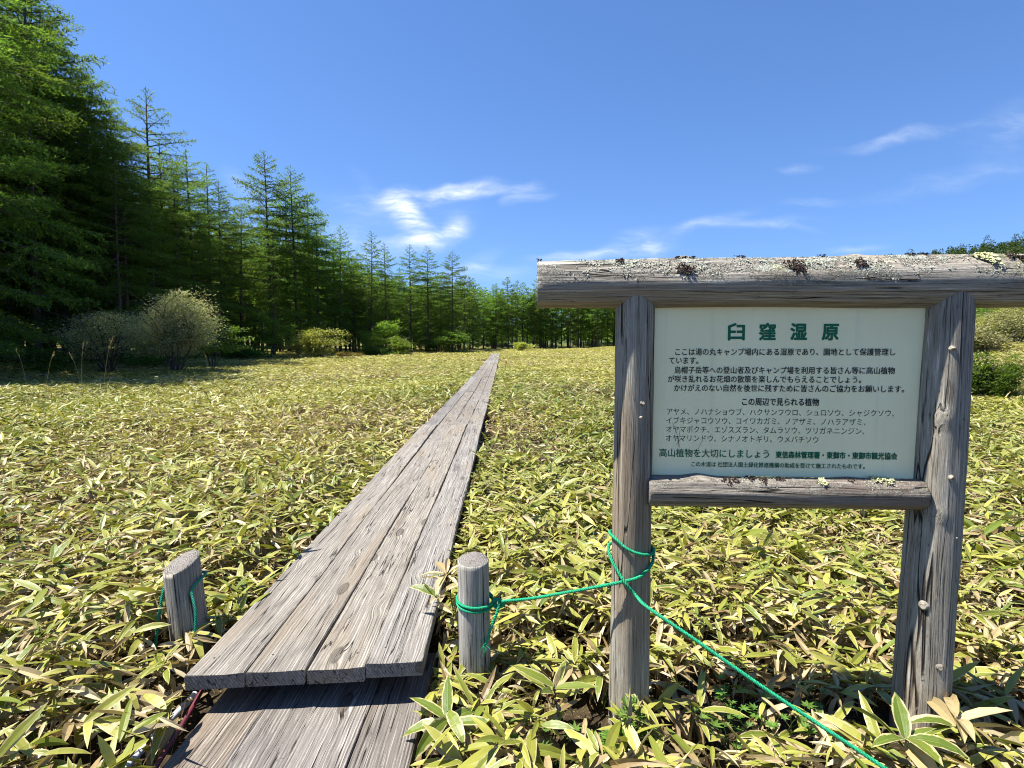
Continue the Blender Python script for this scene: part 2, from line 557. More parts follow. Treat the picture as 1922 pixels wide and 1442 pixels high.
def endgrain_mat():
    m, t, out = newmat('cut_end_grain')
    tc = t.node('ShaderNodeTexCoord')
    wv = t.node('ShaderNodeTexWave', {'Vector': tc.outputs['Object'], 'Scale': 38.0, 'Distortion': 3.0, 'Detail': 3.0, 'Detail Scale': 2.0}, wave_type='RINGS', rings_direction='Z')
    n = t.noise(tc.outputs['Object'], 60, 5, .7)
    col = t.mix(wv.outputs[0], (.10, .088, .075), (.27, .25, .225))
    col = t.mix(t.mapr(n, .5, .7), col, (.07, .06, .05))
    principled(t, out, col, .9, .15, n, .8, .01)
    return m


M_END = endgrain_mat()


def plain_mat(name, col, rough=.6, spec=.3, var=.15, scale=40, bump=.2):
    m, t, out = newmat(name)
    tc = t.node('ShaderNodeTexCoord')
    n = t.noise(tc.outputs['Object'], scale, 5, .65)
    c = t.mix(t.mapr(n, .3, .7), tuple(x * (1 - var) for x in col), tuple(min(1, x * (1 + var)) for x in col))
    principled(t, out, c, rough, spec, n, bump, .004)
    return m


M_GREENTEXT = plain_mat('green_lettering', (.002, .13, .055), .5, .3, .05)
M_BLACKTEXT = plain_mat('black_lettering', (.018, .02, .02), .5, .3, .05)
M_ROPE = plain_mat('green_rope_fibre', (.012, .27, .125), .7, .25, .4, 160, .6)
M_ROPEDARK = plain_mat('green_rope_fibre_weathered', (.012, .20, .12), .6, .3, .25, 120)
M_PIPE = plain_mat('white_plastic_pipe', (.46, .48, .47), .35, .5, .08, 20)
M_ROD = plain_mat('maroon_coated_rod', (.11, .02, .03), .4, .5, .25, 30)
M_LICHEN = plain_mat('grey_green_lichen', (.38, .385, .30), .9, .1, .22, 90, .6)
M_LICHENY = plain_mat('yellow_green_lichen', (.52, .52, .28), .9, .1, .15, 90, .6)
M_MOSS = plain_mat('dark_brown_moss', (.045, .03, .025), .95, .1, .5, 90, .6)
M_KNOT = plain_mat('pale_knot_wood', (.27, .24, .19), .85, .2, .55, 90, .9)
M_NAIL = plain_mat('rusty_nail_head', (.03, .022, .018), .7, .3, .3, 90, .3)
M_BOLT = plain_mat('grey_bolt_head', (.42, .42, .4), .45, .5, .2, 60, .3)


def panel_mat():
    m, t, out = newmat('cream_sign_board')
    tc = t.node('ShaderNodeTexCoord')
    n = t.noise(tc.outputs['Object'], 3.0, 4, .5)
    st = t.noise(t.mapping(tc.outputs['Object'], scl=(30, 1, 1.2)), 1.0, 3, .5)
    col = t.mix(t.mapr(n, .35, .65), (.90, .83, .48), (.94, .875, .53))
    col = t.mix(t.math('MULTIPLY', t.mapr(st, .55, .8), .32), col, (.55, .54, .37))
    principled(t, out, col, .38, .4, n, .05, .01)
    return m


M_PANEL = panel_mat()


# ------------------------------------------------------------------ ground
def H(x, y):
    x = np.asarray(x, float)
    y = np.asarray(y, float)
    z = .009 * np.clip(y - 28, 0, 70) + .035 * sinfield(x, y, .16, 5) * np.clip((y - 6) / 10, 0, 1)
    z = z + .03 * np.clip(-16 - x, 0, 60)
    s = x - (10.5 + .02 * y)
    z = z + .085 * np.clip(s, 0, 30) * np.clip((y - 6) / 12, 0, 1) * np.clip((130 - y) / 40, 0, 1)
    xx = np.clip(x - 5, 0, None)
    hill = 53 * (1 - np.exp(-(xx / 170) ** 1.5))
    k = np.clip((y - 125) / 125, 0, 1)
    back = .05 * np.clip(y - 108, 0, 160) * np.clip((150 - x) / 60, 0, 1)
    return z + hill * k * k * (3 - 2 * k) + back


def axis_pts(a, b, core0, core1, fine, grow):
    p = list(np.arange(core0, core1, fine))
    s, v = fine, core1
    while v < b:
        p.append(v)
        s *= grow
        v += s
    p.append(b)
    s, v = fine, core0 - fine
    while v > a:
        p.insert(0, v)
        s *= grow
        v -= s
    p.insert(0, a)
    return np.array(p)


gx = axis_pts(-600, 900, -25, 30, 1.0, 1.12)
gy = axis_pts(-60, 1200, -4, 110, 1.0, 1.1)
X, Y = np.meshgrid(gx, gy)
GV = np.stack([X, Y, H(X, Y)], -1).reshape(-1, 3)
nx, ny = len(gx), len(gy)
ii, jj = np.meshgrid(np.arange(nx - 1), np.arange(ny - 1))
a0 = (jj * nx + ii).ravel()
GQ = np.stack([a0, a0 + 1, a0 + nx + 1, a0 + nx], -1)
ground = mesh_obj('ground', np_mesh('ground', GV, GQ, M_GROUND, smooth=True))
tag(ground, 'brown soil and leaf litter under the meadow, rising to a hill at the right', 'ground', kind='structure')


def gz(x, y):
    return float(H(x, y))


# ------------------------------------------------------------------ larch trees
def larch(seed, h, cb, rmax, nbr, bl, bw, step, mat=None, droop=.0, dead=14):
    """returns trunk, branches and crown meshes of one tree standing at the origin"""
    r = np.random.RandomState(seed)
    trunk, br = Acc(), Acc()
    k = 12
    zs = np.linspace(-.3, h, k)
    wob = np.cumsum(r.normal(0, .012 * h / 15, (k, 2)), 0)
    pts = np.column_stack([wob, zs])
    rb = .0085 * h + .03
    tube(trunk, pts, rb * (1 - np.linspace(0, 1, k)) ** .85 + .012, 8)

    def axis(z):
        return np.array([np.interp(z, zs, wob[:, 0]), np.interp(z, zs, wob[:, 1]), z])
    tw_p, tw_d, tw_l = [], [], []
    az = r.uniform(0, 6.28)
    for i in range(nbr):
        t = (i + r.uniform(0, .9)) / nbr
        z = h * (cb + (1 - cb) * (t ** .86) * .99)
        az += 2.399 + r.normal(0, .35)
        prof = min(1.0, (1 - t) * 2.1) ** .78 * (1 - .25 * (1 - t) ** 3)
        L = max(.18, rmax * prof * r.uniform(.62, 1.12))
        pitch = -.18 - droop + .75 * t ** 1.6 + r.normal(0, .1)
        n = 5
        P = [axis(z)]
        for q in range(n):
            pp = pitch - .18 * math.sin(q / n * 3.0) + .16 * (q / n)
            a2 = az + r.normal(0, .07)
            P.append(P[-1] + np.array([math.cos(a2) * math.cos(pp), math.sin(a2) * math.cos(pp), math.sin(pp)]) * L / n)
        P = np.array(P)
        tube(br, P, np.linspace(.012 + .009 * L, .004, n + 1), 4, False)
        m = max(3, int(L / .115))
        s = np.linspace(.14, 1, m) ** .9
        side = np.where(np.arange(m) % 2 == 0, 1, -1)
        idx = np.clip((s * n).astype(int), 0, n - 1)
        fr = s * n - idx
        pos = P[idx] * (1 - fr)[:, None] + P[idx + 1] * fr[:, None]
        d = unit(P[idx + 1] - P[idx])
        sd = np.stack([-d[:, 1], d[:, 0], np.zeros(m)], 1)
        ang = r.uniform(.75, 1.2, m)
        td = d * np.cos(ang)[:, None] + sd * (side * np.sin(ang))[:, None]
        td[:, 2] += r.normal(-.10, .16, m)
        tw_p.append(pos)
        tw_d.append(unit(td))
        tw_l.append((.10 + .40 * L * np.clip(1.05 - s, .06, 1) ** .75 * np.clip(s * 2.2, .35, 1)) * r.uniform(.6, 1.15, m))
        tw_p.append(P[-3:-2])
        tw_d.append(d[-1:])
        tw_l.append(np.array([L * .45]))
    for i in range(dead):                       # bare dead branches under the crown
        z = h * cb * r.uniform(.25, 1.05)
        a2 = r.uniform(0, 6.28)
        L = rmax * r.uniform(.25, .6)
        p0 = axis(z)
        d = np.array([math.cos(a2), math.sin(a2), r.uniform(-.25, .1)])
        tube(br, [p0, p0 + d * L * .5, p0 + d * L + np.array([0, 0, -.08 * L])], [.016, .011, .004], 3, False)
    tp, td, tl = np.vstack(tw_p), np.vstack(tw_d), np.concatenate(tw_l)
    cnt = np.maximum(2, (tl / step).astype(int))
    rep = np.repeat(np.arange(len(tp)), cnt)
    f = (np.arange(len(rep)) - np.repeat(np.cumsum(cnt) - cnt, cnt) + r.uniform(0, 1, len(rep))) / cnt[rep]
    pos = tp[rep] + td[rep] * (tl[rep] * f)[:, None]
    pos[:, 2] -= (f ** 2) * tl[rep] * .22
    pos += r.normal(0, .018, pos.shape)
    dirs = td[rep] + r.normal(0, .55, pos.shape)
    dirs[:, 2] += .05
    nr = np.stack([r.normal(0, .5, len(rep)), r.normal(0, .5, len(rep)), np.ones(len(rep))], 1)
    tw_col = r.uniform(0, 1, len(tp))[rep]
    tint = np.stack([np.clip(.55 * tw_col + .45 * r.uniform(0, 1, len(rep)), 0, 1), r.uniform(.3, .75, len(rep)), np.zeros(len(rep))], 1)
    V, Q, T = blades(pos, dirs, nr, bl * r.uniform(.7, 1.3, len(rep)), bw * r.uniform(.7, 1.3, len(rep)), tint)
    crown = np_mesh('crown', V, Q, mat or M_LARCH, tint=T)
    return (trunk.mesh('trunk', M_BARK, True), br.mesh('branches', M_BARK, True), crown)


PROTO = {
    'near_a': (18.0, larch(1, 18, .10, 4.4, 104, .14, .036, .026, dead=24)),
    'near_b': (16.0, larch(2, 16, .08, 3.8, 92, .14, .036, .026, dead=20)),
    'near_c': (15.0, larch(3, 15, .15, 3.5, 88, .13, .034, .026, dead=22)),
    'mid_a': (19.0, larch(4, 19, .17, 4.5, 98, .20, .062, .050, dead=24)),
    'mid_b': (17.0, larch(5, 17, .11, 3.9, 88, .20, .062, .050, dead=20)),
    'mid_c': (15.0, larch(6, 15, .18, 3.0, 80, .19, .060, .050, dead=20)),
    'far_a': (15.0, larch(8, 15, .18, 3.3, 70, .34, .115, .10, dead=16)),
    'far_b': (13.5, larch(9, 13.5, .12, 3.0, 68, .34, .115, .10, dead=14)),
    'far_c': (14.0, larch(10, 14, .26, 2.7, 62, .34, .115, .10, dead=18)),
}
TREES = []
rt = random.Random(11)


def plant(kind, x, y, h, label, group=None, name='larch_tree'):
    h0, (mt, mb, mc) = PROTO[kind]
    s = h / h0
    t = thing(name, label, 'tree', (x, y, gz(x, y) - .05), rt.uniform(0, 6.28), group)
    t.scale = (s * rt.uniform(.94, 1.06),) * 2 + (s,)
    t.rotation_euler = (rt.gauss(0, .012), rt.gauss(0, .012), rt.uniform(0, 6.28))
    mesh_obj('trunk', mt, t)
    mesh_obj('branches', mb, t)
    mesh_obj('crown', mc, t)
    TREES.append((x, y))
    return t


def at_px(px, D):
    return (px - 961) / F * D


def tree_px(kind, px, ytop, D, label, group=None):
    x = at_px(px, D)
    y = D * CP
    h = CAMZ + (ray(px, ytop)[2]) * D - gz(x, y)
    return plant(kind, x, y, h, label, group)


PROM = [
    ('near_a', -50, -240, 16.8, 'tallest larch at the left edge of the photo, its crown running out of the top'),
    ('near_b', 72, -60, 25.8, 'broad sunlit larch beside the tallest one in the upper left corner'),
    ('near_b', 128, 38, 27.6, 'larch whose thin tip shows against the sky just right of the corner trees'),
    ('near_a', 178, 140, 29.6, 'full green larch standing over the pale flowering bush'),
    ('near_c', 224, 215, 30.5, 'shorter larch tucked between the corner trees and the lone narrow spire'),
    ('near_c', 292, 178, 32, 'narrow pointed larch with bare dark stem rising alone above its neighbours'),
    ('near_b', 345, 318, 35, 'low leafy larch right of the narrow pointed spire'),
    ('near_c', 374, 288, 37, 'paired larch with light green top left of the gap with wisp of cloud'),
    ('near_b', 402, 312, 39, 'larch at the edge of the sky gap, right one of the light green pair'),
    ('mid_b', 455, 385, 47, 'low bushy larch filling the dip left of the tall twin larches'),
    ('mid_a', 514, 292, 52, 'tall larch with layered branches and long dark trunk, left of the twin pair'),
    ('mid_a', 562, 320, 54, 'tall larch with flat layered top, right of the twin pair'),
    ('mid_b', 600, 392, 57, 'larch stepping down to the right of the tall twin pair'),
    ('mid_b', 640, 425, 60, 'larch in front of the white cloud, left of the dark narrow spires'),
    ('mid_c', 698, 437, 62, 'dark narrow larch spire standing below the cloud'),
    ('mid_c', 727, 458, 64, 'smaller dark larch spire leaning beside the one below the cloud'),
    ('mid_b', 772, 460, 66, 'rounded bright larch left in the trio near the end of the boardwalk'),
    ('mid_b', 805, 462, 68, 'middle larch of the trio near the end of the boardwalk'),
    ('mid_a', 850, 473, 70, 'right larch of the trio, with stepped branches over the meadow corner'),
]
for k, px, yt, D, lab in PROM:
    tree_px(k, px, yt, D * (1.1 if D < 41 else 1.0), lab)
for k, px, yt, D in (('near_a', 30, -130, 27.2), ('near_a', 92, -20, 29.0), ('near_b', 150, 70, 31.5), ('near_b', 200, 150, 33.0), ('near_b', 238, 205, 35.5), ('near_a', -150, -300, 19.5), ('near_a', -20, -180, 24.8), ('near_a', 8, -80, 31.0), ('near_b', 318, 262, 36.0), ('near_b', 350, 300, 39.0), ('near_b', 420, 340, 44.0), ('mid_b', 545, 345, 58.0), ('mid_b', 585, 365, 60.0)):
    tree_px(k, px, yt, D * (1.1 if D < 41 else 1.0), 'broad larch packed behind the first trees of the steep left skyline', 'larches packed behind the left skyline')

# front edge of the wood, in metres
EDGE = np.array([(-19.5, 10), (-20, 18), (-20.2, 24), (-21, 34), (-21.5, 45), (-20.5, 53), (-17.5, 60), (-12, 67), (-7, 74), (-5.5, 84), (0, 92), (14, 96), (34, 97), (56, 94), (80, 92), (98, 86)], float)


def far_enough(x, y, d):
    return all((x - a) ** 2 + (y - b) ** 2 > d * d for a, b in TREES)


def edge_frame(s):
    seg = np.diff(EDGE, axis=0)
    ln = np.hypot(seg[:, 0], seg[:, 1])
    c = np.concatenate([[0], np.cumsum(ln)])
    i = min(len(ln) - 1, int(np.searchsorted(c, s) - 1)) if s > 0 else 0
    f = (s - c[i]) / ln[i]
    p = EDGE[i] + seg[i] * f
    nrm = np.array([-seg[i][1], seg[i][0]]) / ln[i]
    return p, nrm


ELEN = float(np.hypot(*np.diff(EDGE, axis=0).T).sum())
tries, placed = 0, 0
while tries < 5000 and placed < 230:
    tries += 1
    s = rt.uniform(0, ELEN)
    p, nrm = edge_frame(s)
    depth = rt.random() ** 1.35 * (17 if p[1] < 78 else 9)
    q = p + nrm * depth
    x, y = float(q[0]), float(q[1])
    D = y
    if y < 6 or abs(x) > y * 1.12 + 5:
        continue
    px = 961 + x / D * F
    if 20.4 < y < 27.2 and x > -26.0:
        continue          # a break in the front row lets the sun reach the flowering bush
    gap = 1.75
    if not far_enough(x, y, gap):
        continue
    left = p[1] < 72
    if left:
        # keep the skyline: no taller than the front trees allow
        skyline = np.interp(px, [-400, 0, 110, 180, 240, 262, 330, 420, 460, 620, 690, 720, 760, 850, 900, 960], [-400, -120, 60, 180, 240, 290, 330, 385, 405, 430, 480, 495, 490, 500, 530, 535])
        hmax = CAMZ + (648 - skyline) / F * D - gz(x, y)
        h = min(hmax * rt.uniform(.8, .97), rt.uniform(14, 19))
        kind = rt.choice(['near_b', 'near_c', 'near_c']) if D < 34 else rt.choice(['mid_b', 'mid_c', 'mid_c', 'far_c'])
        if h < 6:
            continue
        if depth < 3:
            lab, gp = 'leafy larch in the front row of the left wood, below the skyline tips', 'larches in the front row of the left wood'
        else:
            lab, gp = 'shaded larch inside the dense wood left of the meadow, behind its front row', 'larches inside the left wood'
    else:
        ytop = rt.uniform(517, 550)
        if px > 1560:
            ytop = rt.uniform(560, 585)
        h = CAMZ + (648 - ytop) / F * D - gz(x, y)
        kind = rt.choice(['far_a', 'far_b', 'far_c'])
        if px < 1180:
            lab, gp = 'slim green larch in the distant row closing the meadow beyond the boardwalk end', 'larches in the distant row'
        else:
            lab, gp = 'larch in the distant row mostly hidden behind the information sign', 'distant larches behind the sign'
    plant(kind, x, y, h, lab, gp)
    placed += 1


# ------------------------------------------------------------------ wood on the far hill (one mass)
def hill_wood():
    r = np.random.RandomState(77)
    n = 1500
    x = r.uniform(60, 330, n)
    y = r.uniform(160, 290, n)
    u = x / y
    ok = (u > .42) & (u < 1.1)
    x, y = x[ok], y[ok]
    z = H(x, y)
    P, D, N, L, Wd, T = [], [], [], [], [], []
    for xi, yi, zi in zip(x, y, z):
        h = r.uniform(4.5, 8.0) * (1.3 if r.rand() < .14 else 1)
        m = 190
        t = r.uniform(.08, 1, m)
        a = r.uniform(0, 6.28, m)
        rad = h * .24 * np.clip((1 - t) * 1.5, 0, 1) ** .8 * np.sqrt(r.uniform(.15, 1, m)) + .1
        P.append(np.stack([xi + rad * np.cos(a), yi + rad * np.sin(a), zi + t * h], 1))
        D.append(np.stack([np.cos(a), np.sin(a), r.normal(-.1, .3, m)], 1))
        N.append(np.stack([r.normal(0, .5, m), r.normal(0, .5, m), np.ones(m)], 1))
        L.append(r.uniform(.5, 1.0, m))
        Wd.append(r.uniform(.28, .5, m))
        b = r.rand()
        T.append(np.stack([np.clip(.5 * b + .5 * r.rand(m), 0, 1), r.uniform(.35, .75, m), np.zeros(m)], 1))
    V, Q, T = blades(np.vstack(P), np.vstack(D), np.vstack(N), np.concatenate(L), np.concatenate(Wd), np.vstack(T))
    o = mesh_obj('hill_wood', np_mesh('hill_wood', V, Q, M_HILL, tint=T))
    tag(o, 'distant green wood covering the hill seen above the sign beam at right', 'wood', kind='stuff')


hill_wood()


def back_wood():
    r = np.random.RandomState(78)
    P, D, N, L, Wd, T = [], [], [], [], [], []
    SV, n = Acc(), 0
    while n < 620:
        s = r.uniform(0, ELEN)
        p, nrm = edge_frame(s)
        leftside = p[1] < 72
        q = p + nrm * (r.uniform(15, 42) if leftside else r.uniform(8, 40))
        x, y = float(q[0]), float(q[1])
        if y < 12 or x < -75:
            continue
        n += 1
        px = 961 + x / y * F
        top = np.interp(px, [-400, 0, 240, 420, 620, 720, 850, 960, 1540, 1600], [-60, 100, 320, 420, 470, 515, 530, 545, 545, 575])
        z = gz(x, y)
        h = (CAMZ + (648 - top) / F * y - z) * r.uniform(.72, .98)
        h = min(h, 19)
        m = 230
        t = r.uniform(.12, 1, m)
        a = r.uniform(0, 6.28, m)
        rad = 2.3 * np.clip((1 - t) * 1.6, 0, 1) ** .8 * np.sqrt(r.uniform(.1, 1, m)) + .08
        P.append(np.stack([x + rad * np.cos(a), y + rad * np.sin(a), z + t * h], 1))
        D.append(np.stack([np.cos(a), np.sin(a), r.normal(-.1, .3, m)], 1))
        N.append(np.stack([r.normal(0, .5, m), r.normal(0, .5, m), np.ones(m)], 1))
        L.append(r.uniform(.5, 1.0, m))
        Wd.append(r.uniform(.25, .45, m))
        T.append(np.stack([np.clip(.5 * r.rand() + .5 * r.rand(m), 0, 1), r.uniform(.35, .75, m), np.zeros(m)], 1))
        tube(SV, [[x, y, z - .2], [x, y, z + h * .97]], [.14, .02], 5, False)
    V, Q, T = blades(np.vstack(P), np.vstack(D), np.vstack(N), np.concatenate(L), np.concatenate(Wd), np.vstack(T))
    nv = len(V)
    tv, tq = np.vstack(SV.V), np.vstack(SV.Q[4])
    me = np_mesh('back_wood', np.vstack([V, tv]), [Q, tq + nv], [M_LARCH, M_BARK], tint=np.vstack([T, np.zeros((len(tv), 3))]), mat_idx=np.concatenate([np.zeros(len(Q)), np.ones(len(tq))]))
    tag(mesh_obj('back_wood', me), 'deep larch wood closing the view behind the rows of trees round the meadow', 'wood', kind='stuff')


back_wood()


# ------------------------------------------------------------------ shrubs and saplings
def bush(name, label, px, D, w, h, mat, seed, ncl=120, per=26, ll=.10, lw=.05, flat=.5, group=None, cat='bush', stems=9, base=.1, lean=0.0, xy=None, nlobe=7):
    x, y = xy if xy else (at_px(px, D), D * CP)
    z = gz(x, y)
    t = thing(name, label, cat, (x, y, z), 0, group)
    r = np.random.RandomState(seed)
    st = Acc()
    tips = []
    for i in range(stems):
        a = i / stems * 6.28 + r.uniform(-.3, .3)
        rr = w * .5 * r.uniform(.3, .85)
        e = np.array([math.cos(a) * rr + lean * w * .3, math.sin(a) * rr, h * r.uniform(.45, .88)])
        mid = e * np.array([.4, .4, .55]) + r.normal(0, .05 * w, 3) * np.array([1, 1, .3])
        tube(st, [np.array([math.cos(a) * .05, math.sin(a) * .05, -.05]), mid, e], [.009 * h + .006, .005 * h + .003, .003], 5, False)
        tips.append(e)
        for q in range(4):
            s0 = mid + (e - mid) * r.uniform(0, .8)
            e2 = s0 + np.array([r.normal(0, .22 * w), r.normal(0, .22 * w), r.uniform(.05, .28) * h])
            tube(st, [s0, (s0 + e2) / 2 + r.normal(0, .03 * w, 3), e2], [.006 * h + .003, .004 * h + .002, .002], 3, False)
            tips.append(e2)
    mesh_obj('stems', st.mesh('stems', M_BARK), t)
    # leaf clusters: flattened sprays spread through an uneven dome
    lob = np.stack([r.normal(0, .26 * w, nlobe) + lean * w * .2, r.normal(0, .2 * w, nlobe), r.uniform(.35, .72, nlobe) * h], 1)
    li = r.randint(0, nlobe, ncl)
    dv = unit(r.normal(0, 1, (ncl, 3)))
    c = lob[li] + dv * np.array([.26 * w, .24 * w, .25 * h]) * r.uniform(.7, 1.2, (nlobe, 1))[li] * r.uniform(.45, 1.0, (ncl, 1))
    c[:, 2] = np.clip(c[:, 2], base * h, h)
    rep = np.repeat(np.arange(ncl), per)
    n = len(rep)
    cs = .085 * w * r.uniform(.6, 1.3, ncl)
    off = r.normal(0, 1, (n, 3)) * np.array([1, 1, flat * .55]) * cs[rep][:, None]
    pos = c[rep] + off
    dirs = unit(off + dv[rep] * .3 * w * .1 + r.normal(0, .25, (n, 3)) * cs[rep][:, None]) + r.normal(0, .25, (n, 3))
    nr = np.stack([r.normal(0, .55, n), r.normal(0, .55, n), np.ones(n)], 1)
    ct = r.uniform(0, 1, ncl)[rep]
    tint = np.stack([np.clip(.5 * ct + .5 * r.rand(n), 0, 1), r.uniform(.3, .75, n), np.zeros(n)], 1)
    V, Q, T = blades(pos, dirs, nr, ll * r.uniform(.7, 1.3, n), lw * r.uniform(.7, 1.3, n), tint)
    mesh_obj('foliage', np_mesh('foliage', V, Q, mat, tint=T), t)
    return t


bush('flowering_bush', 'large rounded bush covered in pale cream blossom at the foot of the left wood', 330, 24.3, 3.4, 4.0, M_PALEBUSH, 21, 380, 90, .075, .044, .6, base=.28, stems=12, nlobe=10)
bush('flowering_bush', 'shaded greyish bush under the dark trees, left of the pale blossoming one', 205, 25.6, 4.4, 3.3, M_PALEBUSH, 22, 240, 60, .085, .04, .5, base=.25, stems=12, nlobe=9)
bush('yellow_bush', 'wide yellow-green bush with spreading sprays in front of the tall twin larches', 603, 46, 3.5, 3.5, M_YELLOWBUSH, 23, 170, 40, .16, .075, .35)
bush('green_bush', 'bright green rounded bush left of the boardwalk end', 750, 54, 2.7, 2.3, M_GREENBUSH, 24, 120, 40, .17, .08, .5)
bush('orange_bush', 'low yellowish orange-tinged shrub right of the wide yellow-green bush', 655, 49, 1.7, .75, M_ORANGEBUSH, 25, 60, 40, .14, .07, .5)
bush('green_bush', 'small pale green bush alone on the meadow near the distant row, right of the boardwalk', 981, 78, 2.1, 1.6, M_YELLOWBUSH, 26, 70, 34, .2, .1, .5)
bush('sapling', 'bright leafy sapling in front of the long dark trunk', 508, 44, 2.2, 4.2, M_GREENBUSH, 27, 80, 36, .17, .085, .4, cat='sapling', stems=4, base=.35)
bush('sapling', 'pale leafy sapling above the bright green rounded bush', 722, 58, 3.3, 4.4, M_GREENBUSH, 28, 120, 34, .2, .1, .4, cat='sapling', stems=4, base=.3)
bush('sapling', 'small sapling left of the pale one beside the forest edge', 690, 60, 2.2, 3.0, M_GREENBUSH, 29, 70, 34, .18, .09, .4, cat='sapling', stems=4, base=.2)
bush('low_shrub', 'low dark shrub between the two light bushes at the forest edge', 705, 56, 2.6, 1.2, M_HERB, 30, 80, 34, .15, .08, .5)
bush('low_shrub', 'tufted shrub at the foot of the trio of larches', 820, 66, 3.4, 2.4, M_LARCH, 31, 110, 34, .2, .09, .4)
bush('low_shrub', 'small green conifer shrub at the meadow corner below the stepped larch', 858, 66, 2.6, 3.4, M_LARCH, 32, 100, 34, .2, .09, .35)
bush('sapling', 'light green sapling behind the cream blossom at the wood edge', 400, 30, 2.4, 3.6, M_GREENBUSH, 33, 90, 40, .12, .06, .4, cat='sapling', stems=4, base=.3)
bush('low_shrub', 'shaded undergrowth shrub at the far left foot of the wood', 90, 24, 3.2, 1.3, M_HERB, 34, 110, 40, .11, .06, .4)
bush('low_shrub', 'shaded undergrowth shrub beneath the cream blossom', 290, 30, 3.6, 1.3, M_HERB, 35, 110, 40, .12, .06, .4)
bush('low_shrub', 'undergrowth shrub in the gloom left of the leafy sapling', 450, 42, 4.0, 1.5, M_HERB, 36, 110, 36, .15, .08, .4)
bush('conifer_bush', 'dense dark green rounded bush just right of the sign', 1846, 13.2, .92, 1.38, M_LARCH, 37, 200, 60, .075, .028, .8, base=.05, stems=8)
for i, (px, D, w, h, mt, lab) in enumerate([
        (1850, 27, 3.6, 1.5, M_SLOPEBUSH, 'pale spreading shrub on the slope, nearest the right post'),
        (1900, 30, 3.8, 1.9, M_SLOPEBUSH, 'pale layered shrub on the slope at the right edge'),
        (1905, 38, 4.4, 2.6, M_YELLOWBUSH, 'greener tall shrub behind the pale ones at the right edge'),
        (1850, 42, 4.0, 1.7, M_SLOPEBUSH, 'pale shrub higher on the slope, close under the beam'),
        (1960, 34, 4.2, 2.2, M_SLOPEBUSH, 'pale shrub cut by the right border of the photo')]):
    bush('slope_shrub', lab, px, D, w, h, mt, 50 + i, 150, 40, .15, .065, .35, group='shrubs on the right slope')


# ------------------------------------------------------------------ boardwalk
def deck_x(y):
    return -.750 - .0165 * y


def plank_mesh(name, w, t, L, mat, seed, skew=0.0):
    """box plank along +Y from the origin, worn edges, slight warp; top face at z=0"""
    r = np.random.RandomState(seed)
    ns = max(6, int(L / .06)) if L < 7 else int(L / .2)
    ys = np.linspace(0, L, ns + 1)
    e = .004
    cs = np.array([(-w / 2, -t + e), (-w / 2, -e), (-w / 2 + e, 0), (-w / 6, .0), (w / 6, .0), (w / 2 - e, 0), (w / 2, -e), (w / 2, -t + e), (w / 2 - e, -t), (-w / 2 + e, -t)])
    cup = -.0035 * (1 - (cs[:, 0] / (w / 2)) ** 2) * (cs[:, 1] > -.01)
    nc = len(cs)
    ph = r.uniform(0, 6, 6)
    V = np.zeros((ns + 1, nc, 3))
    for i, y in enumerate(ys):
        dx = .003 * math.sin(y * 1.3 + ph[0]) + .002 * math.sin(y * 3.7 + ph[1])
        dz = .004 * math.sin(y * .9 + ph[2]) + .002 * math.sin(y * 2.9 + ph[3])
        chip = r.normal(0, .0006, nc)
        V[i, :, 0] = cs[:, 0] + dx + chip * np.sign(cs[:, 0])
        V[i, :, 1] = y + (r.normal(0, .0009, nc) if i in (0, ns) else 0) + skew * cs[:, 0] * max(0, 1 - y / .5)
        V[i, :, 2] = cs[:, 1] + cup + dz + r.normal(0, .0008, nc)
    i = np.arange(ns)[:, None] * nc
    j = np.arange(nc)[None, :]
    k = (j + 1) % nc
    Q = np.stack([i + j, i + k, i + nc + k, i + nc + j], -1).reshape(-1, 4)[:, ::-1]
    caps = np.array([np.arange(nc), (np.arange(nc) + ns * nc)[::-1]])
    ztop = V[:, 3:5, 2].mean(1)
    nv, nails = [], []
    for yn in ([.11, L - .09] + ([L * .5] if L < 7 else [])):
        for xn in (-w * .28, w * .28):
            a_ = np.arange(6) / 6 * 6.2832
            z0 = np.interp(yn, ys, ztop) + .0012
            jx, jy = r.normal(0, .006, 2)
            nails.append(len(ys) * nc + len(nv) * 6 + np.arange(6))
            nv.append(np.stack([xn + jx + .0045 * np.cos(a_), yn + jy + .0045 * np.sin(a_), np.full(6, z0)], 1))
    me = np_mesh(name, np.vstack([V.reshape(-1, 3)] + nv), [Q, caps, np.array(nails)], [mat, M_NAIL], mat_idx=np.concatenate([np.zeros(len(Q) + 2), np.ones(len(nails))]))
    return me


walk = thing('boardwalk', 'long grey plank boardwalk running across the meadow to the far trees', 'boardwalk', (deck_x(2.05), 2.05, 0))


def child_at(name, me, parent, loc, rot):
    o = mesh_obj(name, me, parent)
    o.location = Vector(loc) - parent.location
    o.rotation_euler = rot
    return o


